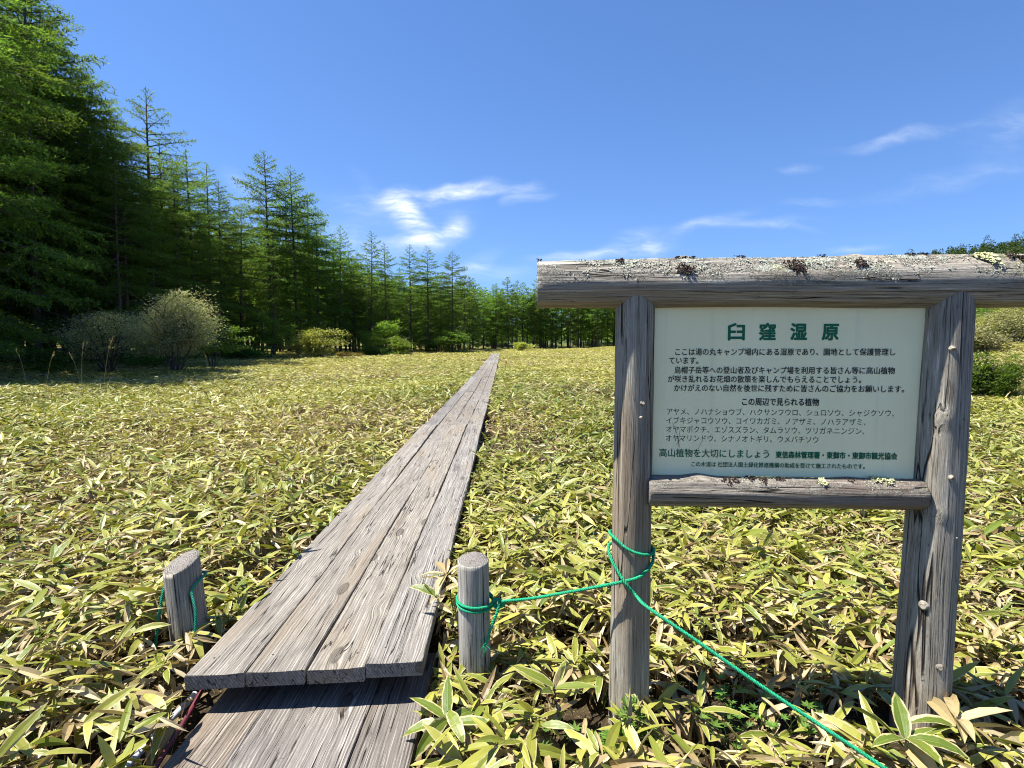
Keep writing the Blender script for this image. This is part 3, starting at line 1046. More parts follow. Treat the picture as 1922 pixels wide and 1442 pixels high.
ZT = {0: (.218, .262), 1: (.258, .232), 2: (.228, .236), 3: (.232, .228)}
JOINTS = [2.04, 8.35, 14.75, 21.3, 27.6, 34.0, 40.3, 46.6, 53.0, 60.5]
DW = .214
GAPS = .0085
for s in range(len(JOINTS) - 1):
    y0, y1 = JOINTS[s], JOINTS[s + 1]
    za, zb = ZT.get(s, (.24 + .004 * (s - 3), .24 + .004 * (s - 2)))
    za += gz(-1.4, y0) * (y0 > 20)
    zb += gz(-1.4, y1) * (y1 > 20)
    for k in range(4):
        offx = (k - 1.5) * (DW + GAPS)
        ys, ye = y0 + .02, y1 - .012
        zo = random.Random(s * 7 + k).uniform(-.009, .009)
        if s == 0:
            ys = 2.012 + (k + .5) / 4 * .062 + (.002, .0, .001, .008)[k]
            zo = (0, .001, .002, .010)[k]
        if s > 0 and k in (1, 2) and s % 2 == 1:
            ye += 0
        L = ye - ys
        slope = math.atan2(zb - za, L)
        me = plank_mesh('plank', DW, .058, L, M_DECK, s * 10 + k, .072 if s == 0 else 0)
        child_at('plank', me, walk, (deck_x(ys) + offx, ys, za + zo), (slope, 0, .0165 + random.Random(s * 5 + k).uniform(-.0012, .0012)))
    for yb in ((y0 + .24, (y0 + y1) / 2, y1 - .2) if s < 3 else (y0 + .2,)):
        a = Acc()
        wv = .80
        f = (yb - y0) / (y1 - y0)
        zt = za + (zb - za) * f - .0625
        h2 = .075
        bx = np.array([(sx * wv / 2, sy * .045, sz) for sz in (-h2, 0) for sy in (-1, 1) for sx in (-1, 1)])
        a.add(bx, [(0, 2, 3, 1), (4, 5, 7, 6), (0, 1, 5, 4), (2, 6, 7, 3), (0, 4, 6, 2), (1, 3, 7, 5)])
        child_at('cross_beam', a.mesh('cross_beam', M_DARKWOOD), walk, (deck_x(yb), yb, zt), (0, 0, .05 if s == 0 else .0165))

low = thing('boardwalk', 'lower brown plank walkway passing in shadow under the end of the long boardwalk', 'boardwalk', (-.745, 2.35, 0))
LX = [-1.163 + .2085 * (k + .5) for k in range(4)]
for k in range(4):
    L = 3.4
    me = plank_mesh('plank', .202, .055, L, M_DECKLOW, 200 + k)
    child_at('plank', me, low, (LX[k], 2.42 - L + (.0, .01, -.008, .004)[k], .068 + (.0, .003, -.002, .004)[k]), (0, 0, .006 * (k - 1.5) * .3))
for yb in (2.2, .6, -.7):
    a = Acc()
    bx = np.array([(sx * .40, sy * .04, sz) for sz in (-.08, 0) for sy in (-1, 1) for sx in (-1, 1)])
    a.add(bx, [(0, 2, 3, 1), (4, 5, 7, 6), (0, 1, 5, 4), (2, 6, 7, 3), (0, 4, 6, 2), (1, 3, 7, 5)])
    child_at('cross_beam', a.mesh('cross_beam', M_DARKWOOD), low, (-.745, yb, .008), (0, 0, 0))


# ------------------------------------------------------------------ logs
def log_mesh(name, L, r0, r1, mat, seed, sides=40, rough=.05, bumps=(), cut=(0, 0), grooves=5):
    """log along +Z from the origin; bumps: (z, angle, height, size) swellings; cut: slope of the top face"""
    rr = np.random.RandomState(seed)
    nz_ = max(12, int(L / .022))
    zs = np.linspace(0, L, nz_ + 1)
    an = np.arange(sides) / sides * 2 * math.pi
    gr = [(rr.uniform(0, 6.28), rr.uniform(.05, .09), rr.uniform(.02, .05), rr.uniform(0, 6), rr.uniform(.3, 1)) for _ in range(grooves)]
    V = []
    for i, z in enumerate(zs):
        R0 = r0 + (r1 - r0) * z / L
        row = []
        for a in an:
            p = Vector((math.cos(a) * 2.0, math.sin(a) * 2.0, z * 1.6 + seed * 3.1))
            n = mnoise.noise(p) * rough + mnoise.noise(Vector((math.cos(a) * 7, math.sin(a) * 7, z * 3 + seed))) * rough * .35
            R = R0 * (1 + n)
            for (ga, gw, gd, gp, gs) in gr:
                dd = abs((a - ga - .12 * math.sin(z * 1.7 + gp) + math.pi) % (2 * math.pi) - math.pi)
                if dd < gw:
                    R -= R0 * gd * gs * (1 - dd / gw)
            for (bz, ba, bh, bs) in bumps:
                dd = (a - ba + math.pi) % (2 * math.pi) - math.pi
                q = ((z - bz) ** 2 + (dd * R0) ** 2) / bs ** 2
                if q < 6:
                    R += bh * math.exp(-q * 1.4)
            zz = z
            if i == nz_:
                zz = z + cut[0] * math.cos(a) * R0 + cut[1] * math.sin(a) * R0
            row.append((math.cos(a) * R, math.sin(a) * R, zz))
        V.append(row)
    V = np.array(V)
    # worn rim on the top and bottom
    top = V[-1] * np.array([.93, .93, 1]) + np.array([0, 0, .005])
    bot = V[0] * np.array([.93, .93, 1]) - np.array([0, 0, .005])
    V = np.vstack([bot[None], V, top[None]])
    n = len(V)
    i = np.arange(n - 1)[:, None] * sides
    j = np.arange(sides)[None, :]
    k = (j + 1) % sides
    Q = np.stack([i + j, i + k, i + sides + k, i + sides + j], -1).reshape(-1, 4)
    V = np.vstack([V.reshape(-1, 3), [[0, 0, V[0, :, 2].mean()]], [[0, 0, V[-1, :, 2].mean() - .003]]])
    cb_, ct_ = len(V) - 2, len(V) - 1
    j = np.arange(sides)
    T = np.vstack([np.stack([np.full(sides, cb_), (j + 1) % sides, j], 1), np.stack([np.full(sides, ct_), (n - 1) * sides + j, (n - 1) * sides + (j + 1) % sides], 1)])
    me = np_mesh(name, V, [Q, T], [mat, M_END], smooth=True, mat_idx=np.concatenate([np.zeros(len(Q)), np.ones(len(T))]))
    return me


# ------------------------------------------------------------------ information sign
ROT = math.radians(-4.0)
LP = W(1190, 700, 2.06)
sign = thing('information_sign', 'log framed information sign with cream board of green and black Japanese writing', 'sign', (LP[0], LP[1], 0), ROT)
SPAN = 1.076
BZ = CAMZ + .222


def on_sign(px, py, ly=0.0):
    """photo pixel -> local x,z on the plane local y=ly of the sign"""
    n = np.array([math.sin(ROT), -math.cos(ROT), 0])       # front normal (towards camera)
    o = np.array([LP[0], LP[1], 0]) + n * ly
    r = ray(px, py)
    c = np.array([0, 0, CAMZ])
    t = np.dot(o - c, n) / np.dot(r, n)
    p = c + r * t - np.array([LP[0], LP[1], 0])
    return p[0] * math.cos(ROT) + p[1] * math.sin(ROT), p[2]


lpost = mesh_obj('post', log_mesh('post', BZ + .12, .0755, .0700, M_LOG, 3, rough=.07, grooves=7, bumps=((1.10, 5.3, .006, .02), (.63, 4.3, .004, .02))), sign, (0, 0, -.12))
rpost = mesh_obj('post', log_mesh('post', BZ + .12, .092, .078, M_LOG, 8, rough=.085, grooves=6, bumps=((1.32, 4.25, .01, .03), (.98, 4.4, .008, .025))), sign, (SPAN - .012, 0, -.12), (0, .013, 0))
# top beam lies along local X: build along Z then turn
BL0, BL1 = -.352, 1.62
BLEN = BL1 - BL0
bumps = [(.10, 2.9, .006, .03), (.50, 1.9, .012, .04), (.52, 3.0, .014, .035), (.88, 2.6, .010, .04), (1.12, 2.75, .014, .035), (1.34, 1.75, .016, .06), (1.55, 3.3, .008, .03), (1.75, 2.4, .012, .05)]
beam = mesh_obj('top_beam', log_mesh('top_beam', BLEN, .086, .094, M_BEAM, 15, sides=56, rough=.085, bumps=bumps, grooves=9), sign, (BL0, 0, BZ), (0, math.pi / 2, 0))
lbeam = mesh_obj('lower_beam', log_mesh('lower_beam', on_sign(1738, 930, .06)[0] - .055, .056, .053, M_BEAMLOW, 23, sides=40, rough=.11, grooves=6, bumps=((.18, 3.1, .01, .05), (.7, 2.6, .006, .04))), sign, (.055, -.030, CAMZ - .532), (0, math.pi / 2, 0))
# after the turn: local +Z -> world +X, local +X -> -Z (so angle pi is up), local +Y stays +Y (back); front is angle -pi/2 = 3pi/2


def beam_pt(o_loc, r, s, th, lift=0.0):
    """point on a turned log: s along it, th measured from up towards the front"""
    return np.array([o_loc[0] + s, o_loc[1] - (r + lift) * math.sin(th), o_loc[2] + (r + lift) * math.cos(th)])


def flakes(name, mat, parent, spots, r, o_loc, seed, size=(.004, .011), lift=(.0, .006), kind='stuff', stand=.35):
    """crusty growth: many small lobed flakes on a turned log"""
    rr = np.random.RandomState(seed)
    P, D, N, L = [], [], [], []
    for (s0, th0, rs, n) in spots:
        k = int(n)
        q = np.sqrt(rr.uniform(0, 1, k)) * rs
        a = rr.uniform(0, 6.28, k)
        lob = 1 + .35 * np.sin(a * 3 + s0 * 40) + .2 * np.sin(a * 7 + s0 * 90)
        s = s0 + q * np.cos(a) * lob
        th = th0 + q * np.sin(a) * lob / r
        lf = rr.uniform(lift[0], lift[1], k)
        R = (r + lf) if parent is lbeam else (.0855 + .0075 * s / BLEN + lf)
        P.append(np.stack([o_loc[0] + s, o_loc[1] - R * np.sin(th), o_loc[2] + R * np.cos(th)], 1))
        nn = np.stack([np.zeros(k), -np.sin(th), np.cos(th)], 1)
        tt = np.stack([np.cos(a), -np.cos(th) * np.sin(a), -np.sin(th) * np.sin(a)], 1)
        D.append(tt + nn * rr.uniform(-.1, stand, (k, 1)))
        N.append(nn + rr.normal(0, .45, (k, 3)))
        L.append(rr.uniform(size[0], size[1], k))
    P, D, N, L = np.vstack(P), unit(np.vstack(D)), unit(np.vstack(N)), np.concatenate(L)
    n = len(P)
    s = unit(np.cross(D, N))
    w = L * rr.uniform(.7, 1.2, n)
    hexa = []
    for (fa, fs) in ((0, -.25), (.25, -.5), (.8, -.42), (1.0, .05), (.75, .5), (.2, .45)):
        hexa.append(P + D * (L * fa)[:, None] + s * (w * fs)[:, None] + N * (L * rr.uniform(-.1, .25, n))[:, None])
    V = np.stack(hexa, 1).reshape(-1, 3)
    Q = np.arange(n * 6).reshape(n, 6)
    me = np_mesh(name, V, Q, mat)
    o = mesh_obj(name, me)
    o.parent = parent
    inv = Matrix.LocRotScale(parent.location, parent.rotation_euler, None).inverted()
    me.transform(inv)
    if kind:
        o['kind'] = kind
    return o


rr = np.random.RandomState(5)
bo = (BL0, 0, BZ)
sp = []
for _ in range(120):
    s0 = BLEN * rr.beta(1.3, 1.0)
    q0 = rr.uniform(.008, .034)
    sp.append((s0, rr.uniform(-.4, 1.35), q0, 12 + 22000 * q0 * q0 * rr.uniform(.3, 1.3)))
for s0, th, rs in ((.20, .5, .06), (.36, .7, .06), (.44, .9, .05), (.95, .9, .05), (1.12, 1.0, .05), (1.18, .6, .06), (1.72, .6, .07), (1.80, .3, .07), (1.88, .7, .06), (1.78, .95, .05)):
    sp.append((s0, th, rs * .8, 110))
flakes('lichen', M_LICHEN, beam, sp, .090, bo, 1, (.002, .0065), (-.001, .0022), stand=.12)
flakes('yellow_lichen', M_LICHENY, beam, [(1.515, .62, .024, 260), (1.53, .75, .018, 120), (1.86, .35, .03, 220), (1.83, .5, .02, 120)], .093, bo, 2, (.005, .011), (.001, .010))
flakes('moss', M_MOSS, beam, [(.51, .12, .022, 260), (.545, .2, .012, 100), (.50, 1.0, .016, 110), (.52, 1.1, .014, 120), (.88, .95, .026, 220), (.90, 1.12, .014, 80), (1.10, .9, .018, 150), (1.30, .05, .012, 90), (1.345, -.05, .018, 120), (1.60, .55, .014, 120), (1.63, .75, .014, 120), (1.655, .9, .014, 120), (.29, .55, .012, 80), (.72, .1, .012, 80), (1.0, .1, .01, 60), (.004, .0, .006, 40)], .090, bo, 3, (.003, .007), (-.001, .008), stand=.6)
lo = (.055, -.030, CAMZ - .532)
flakes('lichen', M_LICHEN, lbeam, [(.34, .3, .02, 60), (.42, .3, .03, 80), (.52, .2, .03, 90), (.75, .3, .03, 80), (.85, .3, .02, 60)], .055, lo, 4, (.002, .005), (-.001, .0015), stand=.1)
flakes('yellow_lichen', M_LICHENY, lbeam, [(.60, .55, .013, 120), (.80, .12, .022, 220), (.83, .3, .018, 140)], .055, lo, 6, (.003, .007), (.0, .008), stand=.7)
flakes('moss', M_MOSS, lbeam, [(.36, .25, .013, 120), (.40, .45, .012, 100), (.46, .3, .012, 90), (.27, .6, .014, 80), (.30, .55, .01, 60), (.70, .35, .01, 60)], .055, lo, 7, (.003, .006), (-.001, .005), stand=.6)

# the board
PX0, PX1 = .045, SPAN - .050
PZ0, PZ1 = CAMZ - .480, BZ - .06
pa = Acc()
pt = .012
e = .002
bx = np.array([(x, y, z) for z in (PZ0, PZ1) for y in (-pt / 2, pt / 2) for x in (PX0, PX1)])
pa.add(bx, [(0, 2, 3, 1), (4, 5, 7, 6), (0, 1, 5, 4), (2, 6, 7, 3), (0, 4, 6, 2), (1, 3, 7, 5)])
panel = mesh_obj('sign_board', pa.mesh('sign_board', M_PANEL), sign)
# two thin battens behind the board
for zz in (PZ0 + .12, PZ1 - .2):
    a = Acc()
    bx = np.array([(x, y, z) for z in (zz - .025, zz + .025) for y in (pt / 2 + .001, pt / 2 + .03) for x in (PX0 + .02, PX1 - .02)])
    a.add(bx, [(0, 2, 3, 1), (4, 5, 7, 6), (0, 1, 5, 4), (2, 6, 7, 3), (0, 4, 6, 2), (1, 3, 7, 5)])
    mesh_obj('batten', a.mesh('batten', M_DARKWOOD), sign)

DG = bpy.context.evaluated_depsgraph_get


def lettering(txt, zx0, zx1, zyc, hgt, mat, bold=0.0, name='lettering'):
    """one line of writing; zx0..zx1 and zyc are pixels of the enlarged photo of the board"""
    fx = lambda v: 1200 + v / 3.432
    fy = lambda v: 560 + v / 3.432
    c = bpy.data.curves.new(name, 'FONT')
    c.body = txt
    c.size = 1.0
    c.extrude = .0
    c.align_x = 'LEFT'
    o = bpy.data.objects.new(name, c)
    COL.objects.link(o)
    bpy.context.view_layer.update()
    me = bpy.data.meshes.new_from_object(o.evaluated_get(DG()))
    bpy.data.objects.remove(o)
    n = len(me.vertices)
    co = np.zeros(n * 3, dtype=np.float32)
    me.vertices.foreach_get('co', co)
    co = co.reshape(-1, 3)
    x0, z0 = on_sign(fx(zx0), fy(zyc), pt / 2)
    x1, _ = on_sign(fx(zx1), fy(zyc), pt / 2)
    hh = hgt / 3.432 * 2.03 / F
    sx = (x1 - x0) / (co[:, 0].max() - co[:, 0].min())
    sy = hh / .88
    mid = .36
    out = np.stack([x0 + (co[:, 0] - co[:, 0].min()) * sx, np.full(n, -pt / 2 - .0006), z0 + (co[:, 1] - mid) * sy], 1)
    me.calc_loop_triangles()
    tri = np.zeros(len(me.loop_triangles) * 3, dtype=np.int32)
    me.loop_triangles.foreach_get('vertices', tri)
    tri = tri.reshape(-1, 3)
    bpy.data.meshes.remove(me)
    # heavier strokes: the same outline laid again a hair to each side, each a hair in front of the last
    w = bold * hh
    Vs, Qs = [], []
    for q, (ax, az) in enumerate([(0, 0)] if bold == 0 else [(0, 0), (w, 0), (-w, 0), (0, w), (0, -w), (w * .7, w * .7), (-w * .7, w * .7), (w * .7, -w * .7), (-w * .7, -w * .7)]):
        Vs.append(out + [ax, -.00015 * q, az])
        Qs.append(tri + q * n)
    return mesh_obj(name, np_mesh(name, np.vstack(Vs), np.vstack(Qs), mat), panel)


for ch, cx in (('臼', 625), ('窪', 825), ('湿', 1026), ('原', 1230)):
    lettering(ch, cx - 51, cx + 51, 218, 100, M_GREENTEXT, .040, 'heading_character')
K = M_BLACKTEXT
G = M_GREENTEXT
for a in (('ここは湯の丸キャンプ場内にある湿原であり、園地として保護管理し', 232, 1648, 346, 43, K, .010),
          ('ています。', 192, 380, 402, 43, K, .010),
          ('烏帽子岳等への登山者及びキャンプ場を利用する皆さん等に高山植物', 226, 1645, 463, 43, K, .010),
          ('が咲き乱れるお花畑の散策を楽しんでもらえることでしょう。', 184, 1428, 520, 43, K, .010),
          ('かけがえのない自然を後世に残すために皆さんのご協力をお願いします。', 224, 1705, 578, 43, K, .010),
          ('この周辺で見られる植物', 662, 1156, 667, 46, K, .018),
          ('アヤメ、ノハナショウブ、ハクサンフウロ、シュロソウ、シャジクソウ、', 178, 1642, 730, 43, K, 0),
          ('イブキジャコウソウ、コイワカガミ、ノアザミ、ノハラアザミ、', 174, 1458, 787, 43, K, 0),
          ('オヤマボクチ、エゾスズラン、タムラソウ、ツリガネニンジン、', 174, 1450, 844, 43, K, 0),
          ('オヤマリンドウ、シナノオトギリ、ウメバチソウ', 171, 1154, 901, 43, K, 0),
          ('高山植物を大切にしましょう', 129, 834, 995, 52, G, .010),
          ('東信森林管理署・東御市・東御市観光協会', 879, 1660, 1008, 42, G, .034),
          ('この木道は 社団法人国土緑化推進機構の助成を受けて施工されたものです。', 336, 1452, 1068, 32, G, .008)):
    lettering(*a)
# scratches on the board, lower left
sa = Acc()
for (x0, y0, x1, y1) in ((238, 860, 262, 965), (262, 850, 248, 960), (250, 930, 272, 900), (215, 800, 225, 850), (400, 925, 378, 975), (255, 895, 240, 945)):
    p = np.array(on_sign(1200 + x0 / 3.432, 560 + y0 / 3.432, pt / 2))
    q = np.array(on_sign(1200 + x1 / 3.432, 560 + y1 / 3.432, pt / 2))
    d = unit(q - p)
    s = np.array([-d[1], d[0]]) * .0005
    V = [(a[0], -pt / 2 - .0009, a[1]) for a in (p - s, p + s, q + s, q - s)]
    sa.add(V, [(0, 1, 2, 3)])
mesh_obj('scratches', sa.mesh('scratches', M_BLACKTEXT), panel)


def knot(post, px, py, rad, out, mat=M_KNOT, name='knot'):
    """short sawn branch stub on the front of a post"""
    # where the line of sight meets the post
    zl = CAMZ + ray(px, py)[2] * 2.0
    L0, R0, R1 = (BZ + .12, .0755, .0700) if post is lpost else (BZ + .12, .089, .078)
    c2, s2 = math.cos(ROT), math.sin(ROT)
    r = ray(px, py)
    wo_ = np.array([LP[0], LP[1]])
    oc = np.array([0, 0]) - wo_
    ox, oy = oc[0] * c2 + oc[1] * s2 - post.location.x, -oc[0] * s2 + oc[1] * c2
    dx, dy = r[0] * c2 + r[1] * s2, -r[0] * s2 + r[1] * c2
    R = R0 + (R1 - R0) * min(1, max(0, (zl + .12) / L0))
    A_, B_, C_ = dx * dx + dy * dy, 2 * (ox * dx + oy * dy), ox * ox + oy * oy - R * R
    tt = (-B_ - math.sqrt(max(0, B_ * B_ - 4 * A_ * C_))) / (2 * A_)
    lx, ly = ox + dx * tt, oy + dy * tt
    wz = CAMZ + r[2] * tt
    R = math.hypot(lx, ly)
    nrm = Vector((lx / R, ly / R, 0))
    a = Acc()
    base = np.array([lx, ly, wz + .12]) - np.array(nrm) * .012
    r_ = random.Random(int(px))
    pts = [base + np.array(nrm) * (.012 + out) * f for f in (0, .5, .85, 1.0)]
    tube(a, [p_ + np.array([r_.uniform(-.1, .1), 0, r_.uniform(-.1, .1)]) * rad for p_ in pts], [rad * 1.3, rad * 1.05, rad * .85, rad * .55], 9)
    mesh_obj(name, a.mesh(name, mat, True), post)


for px, py, rd in ((1775, 656, .015), (1776, 897, .013), (1729, 1137, .019), (1760, 1252, .014)):
    knot(rpost, px, py, rd * .9, .009)
knot(rpost, 1787, 1010, .006, .006)
knot(lpost, 1206, 757, .010, .005)
knot(lpost, 1203, 784, .006, .008)


# ------------------------------------------------------------------ short posts
def short_post(label, px, py_top, D, r0, r1, seed, lean, cut):
    p = W(px, py_top, D)
    z0 = gz(p[0], p[1]) - .1
    L = p[2] - z0
    me = log_mesh('wooden_stake', L, r0, r1, M_LOG, seed, sides=36, rough=.04, cut=cut, grooves=7)
    o = mesh_obj('wooden_stake', me, None, (p[0] - math.sin(lean) * L, p[1], z0), (0, lean, .0))
    tag(o, label, 'post')
    return o, p


sp_r, PR = short_post('short round grey stake with green rope knotted round it, right of the boardwalk', 888, 1052, 2.30, .0665, .0640, 31, -.012, (.0, .14))
sp_l, PL = short_post('short split stake with slanted top beside the left edge of the boardwalk', 341, 1056, 2.50, .078, .074, 37, -.075, (.24, .34))


# ------------------------------------------------------------------ ropes
def smooth_path(pts, n):
    pts = np.asarray(pts, float)
    P = np.vstack([2 * pts[0] - pts[1], pts, 2 * pts[-1] - pts[-2]])
    out = []
    for i in range(len(pts) - 1):
        p0, p1, p2, p3 = P[i], P[i + 1], P[i + 2], P[i + 3]
        for t in np.linspace(0, 1, n, endpoint=False):
            out.append(.5 * ((2 * p1) + (-p0 + p2) * t + (2 * p0 - 5 * p1 + 4 * p2 - p3) * t * t + (-p0 + 3 * p1 - 3 * p2 + p3) * t ** 3))
    out.append(pts[-1])
    return np.array(out)


def resample(P, ds):
    s = np.concatenate([[0], np.cumsum(np.linalg.norm(np.diff(P, axis=0), axis=1))])
    t = np.linspace(0, s[-1], max(4, int(s[-1] / ds)))
    return np.stack([np.interp(t, s, P[:, k]) for k in range(3)], 1), t


def rope_add(acc, pts, R=.0061, pitch=.030, n=16):
    """three twisted strands along a path"""
    P, t = resample(smooth_path(pts, n), .0035)
    tang = unit(np.gradient(P, axis=0))
    s = np.zeros_like(P)
    _, s0, _ = frame_of(tang[0])
    for i in range(len(P)):
        s0 = s0 - tang[i] * np.dot(s0, tang[i])
        s0 /= np.linalg.norm(s0)
        s[i] = s0
    b = np.cross(tang, s)
    for k in range(3):
        a = t / pitch * 2 * math.pi + k * 2 * math.pi / 3
        tube(acc, P + (np.cos(a)[:, None] * s + np.sin(a)[:, None] * b) * R * .5, R * .56, 6)


def cyl(c, ang, rad, z):
    return np.array([c[0] + rad * math.cos(ang), c[1] + rad * math.sin(ang), z])


ra = Acc()
cR = np.array([sp_r.location.x, PR[1]])
rR = .0675 + .007
zk = W(905, 1135, 2.30)[2]
zl = W(860, 1115, 2.30)[2]
# wraps on the stake (angle -90 deg faces the camera, 0 is right)
rd = math.radians
wr = []
for k, a in enumerate(np.arange(-10, -10 - 720, -30)):
    f = k / 24
    z = zk + .004 - .010 * math.sin(rd(a)) * -1 * .6 + (.016 if k > 11 else 0) - .012 * math.cos(rd(a + 10)) * .3
    wr.append(cyl(cR, rd(a), rR + (.004 if 9 < k < 14 else 0), z))
rope_add(ra, wr, n=6)
kx = np.array([cR[0] + .088, PR[1] - .03, zk + .012])
# knot: a small tangle of loops
rk = []
for q in range(19):
    a = q / 18 * 4 * math.pi
    rk.append(kx + np.array([.017 * math.cos(a), -.006 * math.sin(a * 2) + .006 * (q / 18), .017 * math.sin(a)]) + np.array([.018 * q / 18, 0, 0]))
rope_add(ra, rk, n=6)
# frayed tail
tail = [kx + np.array([.012, -.012, .01]), kx + np.array([.004, -.03, -.02]), kx + np.array([-.018, -.036, -.075]), kx + np.array([-.034, -.038, -.125]), kx + np.array([-.044, -.038, -.15])]
rope_add(ra, tail, n=8)
rf = np.random.RandomState(4)
for q in range(22):
    d = unit(np.array([-.35, -.1, -1]) + rf.normal(0, .45, 3))
    p0 = tail[-1] + rf.normal(0, .004, 3)
    tube(ra, [p0, p0 + d * .014, p0 + d * rf.uniform(.02, .04) + rf.normal(0, .006, 3)], [.0012, .0009, .0005], 3)
# run to the sign post, twice round it, then down to the right and towards the viewer
cL = np.array([LP[0], LP[1]])
rL = .0735 + .0075


def lz(px, py, D):
    return W(px, py, D)[2]


z_x = lz(1163, 1093, 2.02)
run = [kx + np.array([.02, -.006, .012]), W(1000, 1123, 2.25), W(1080, 1109, 2.14), W(1140, 1098, 2.05)]
wrap = [cyl(cL, rd(-108), rL, z_x), cyl(cL, rd(-75), rL, z_x + .018), cyl(cL, rd(-35), rL, z_x + .05), cyl(cL, rd(5), rL, z_x + .075), cyl(cL, rd(50), rL, z_x + .095), cyl(cL, rd(95), rL, z_x + .12), cyl(cL, rd(140), rL, z_x + .14), cyl(cL, rd(180), rL, z_x + .15),
        cyl(cL, rd(215), rL, z_x + .142), cyl(cL, rd(250), rL + .002, z_x + .115), cyl(cL, rd(290), rL + .002, z_x + .095), cyl(cL, rd(330), rL, z_x + .088), cyl(cL, rd(370), rL + .004, z_x + .088), cyl(cL, rd(410), rL + .006, z_x + .088), cyl(cL, rd(455), rL + .006, z_x + .088), cyl(cL, rd(500), rL + .006, z_x + .09),
        cyl(cL, rd(535), rL + .004, z_x + .082), cyl(cL, rd(565), rL + .004, z_x + .052), cyl(cL, rd(590), rL + .006, z_x + .018), cyl(cL, rd(606), rL + .013, z_x - .008), cyl(cL, rd(630), rL + .016, z_x - .05)]
down = [W(1218, 1142, 1.90), W(1310, 1205, 1.82), W(1420, 1282, 1.74), W(1540, 1362, 1.66), W(1660, 1442, 1.58), W(1800, 1540, 1.50), W(1930, 1640, 1.42)]
rope_add(ra, run + wrap + down, n=10)
rope = mesh_obj('rope', ra.mesh('rope', M_ROPE, True))
tag(rope, 'bright green twisted rope strung from the right stake round the sign post', 'rope')

rb_ = Acc()
cLs = np.array([PL[0] + .012, PL[1]])
rS = .082
zt = W(367, 1100, 2.43)[2]
pl = [W(366, 1200, 2.40), W(367, 1150, 2.42), cyl(cLs, rd(-42), rS + .001, zt - .03), cyl(cLs, rd(-18), rS, zt + .004), cyl(cLs, rd(40), rS, zt + .004), cyl(cLs, rd(100), rS, zt), cyl(cLs, rd(160), rS, zt - .01), cyl(cLs, rd(196), rS + .004, zt - .04), W(298, 1160, 2.45), W(291, 1215, 2.45)]
rope_add(rb_, pl, R=.0064, n=12)
rope2 = mesh_obj('rope', rb_.mesh('rope', M_ROPEDARK, True))
tag(rope2, 'dark green rope hanging loosely over the slanted stake left of the boardwalk', 'rope')

# ------------------------------------------------------------------ pipe and rod beside the lower walkway
a = Acc()
p0, p1 = Wz(205, 1475, .045), Wz(352, 1318, .075)
tube(a, [p0 + (p0 - p1) * .6, p0, (p0 + p1) / 2 + np.array([0, 0, .004]), p1, p1 + (p1 - p0) * .12], .0125, 14)
tag(mesh_obj('plastic_pipe', a.mesh('plastic_pipe', M_PIPE, True)), 'white pipe lying in the leaves left of the lower walkway', 'pipe')
a = Acc()
p0, p1 = Wz(283, 1455, .055), Wz(376, 1302, .105)
tube(a, [p0 + (p0 - p1) * .6, p0, (p0 + p1) / 2 + np.array([0, 0, -.006]), p1, p1 + (p1 - p0) * .25], .0085, 10)
tag(mesh_obj('metal_rod', a.mesh('metal_rod', M_ROD, True)), 'thin maroon rod slanting beside the lower walkway', 'rod')


# ------------------------------------------------------------------ dwarf bamboo meadow
def leaf_batch(P0, az, pitch, bend, L, Wd, roll, fold, tint, K, twist=None):
    """arched lance-shaped leaves, folded along the midrib; K cross sections"""
    n = len(P0)
    ts = {2: np.array([0, .45, 1.0]), 3: np.array([0, .3, .68, 1.0]), 4: np.array([0, .16, .42, .72, 1.0]), 5: np.array([0, .1, .28, .52, .78, 1.0])}[K]
    wp = np.sin(math.pi * np.clip(ts, 0, 1) ** .78) ** .75
    wp[0] = .10
    wp[-1] = .015
    V = np.zeros((n, len(ts), 3, 3))
    p = P0.copy()
    ca, sa = np.cos(az), np.sin(az)
    for i, t in enumerate(ts):
        ph = pitch - bend * t
        if i:
            dt = ts[i] - ts[i - 1]
            pm = pitch - bend * (t - dt / 2)
            p = p + np.stack([ca * np.cos(pm), sa * np.cos(pm), np.sin(pm)], 1) * (L * dt)[:, None]
        nr = np.stack([-ca * np.sin(ph), -sa * np.sin(ph), np.cos(ph)], 1)
        s = np.stack([-sa, ca, np.zeros(n)], 1)
        ro = roll + (0 if twist is None else twist * t)
        s2 = s * np.cos(ro)[:, None] + nr * np.sin(ro)[:, None]
        n2 = nr * np.cos(ro)[:, None] - s * np.sin(ro)[:, None]
        w = (Wd * .5 * wp[i])[:, None]
        V[:, i, 0] = p - s2 * w + n2 * w * fold[:, None]
        V[:, i, 1] = p
        V[:, i, 2] = p + s2 * w + n2 * w * fold[:, None]
    m = len(ts)
    uvt = np.zeros((m, 3, 2))
    uvt[:, :, 0] = (0, .5, 1)
    uvt[:, :, 1] = ts[:, None]
    uv = np.broadcast_to(uvt, (n, m, 3, 2)).reshape(-1, 2)
    q = []
    for i in range(m - 1):
        for j in range(2):
            q.append((i * 3 + j, i * 3 + j + 1, (i + 1) * 3 + j + 1, (i + 1) * 3 + j))
    q = np.array(q)
    Q = (q[None] + (np.arange(n) * m * 3)[:, None, None]).reshape(-1, 4)
    T = np.repeat(tint, m * 3, 0)
    return V.reshape(-1, 3), Q, T, uv


def on_deck(x, y, mrg):
    up = (np.abs(x - deck_x(y)) < .445 + mrg) & (y > 1.98) & (y < 60.8)
    lo_ = (np.abs(x + .745) < .425 + mrg) & (y < 2.45)
    return up | lo_


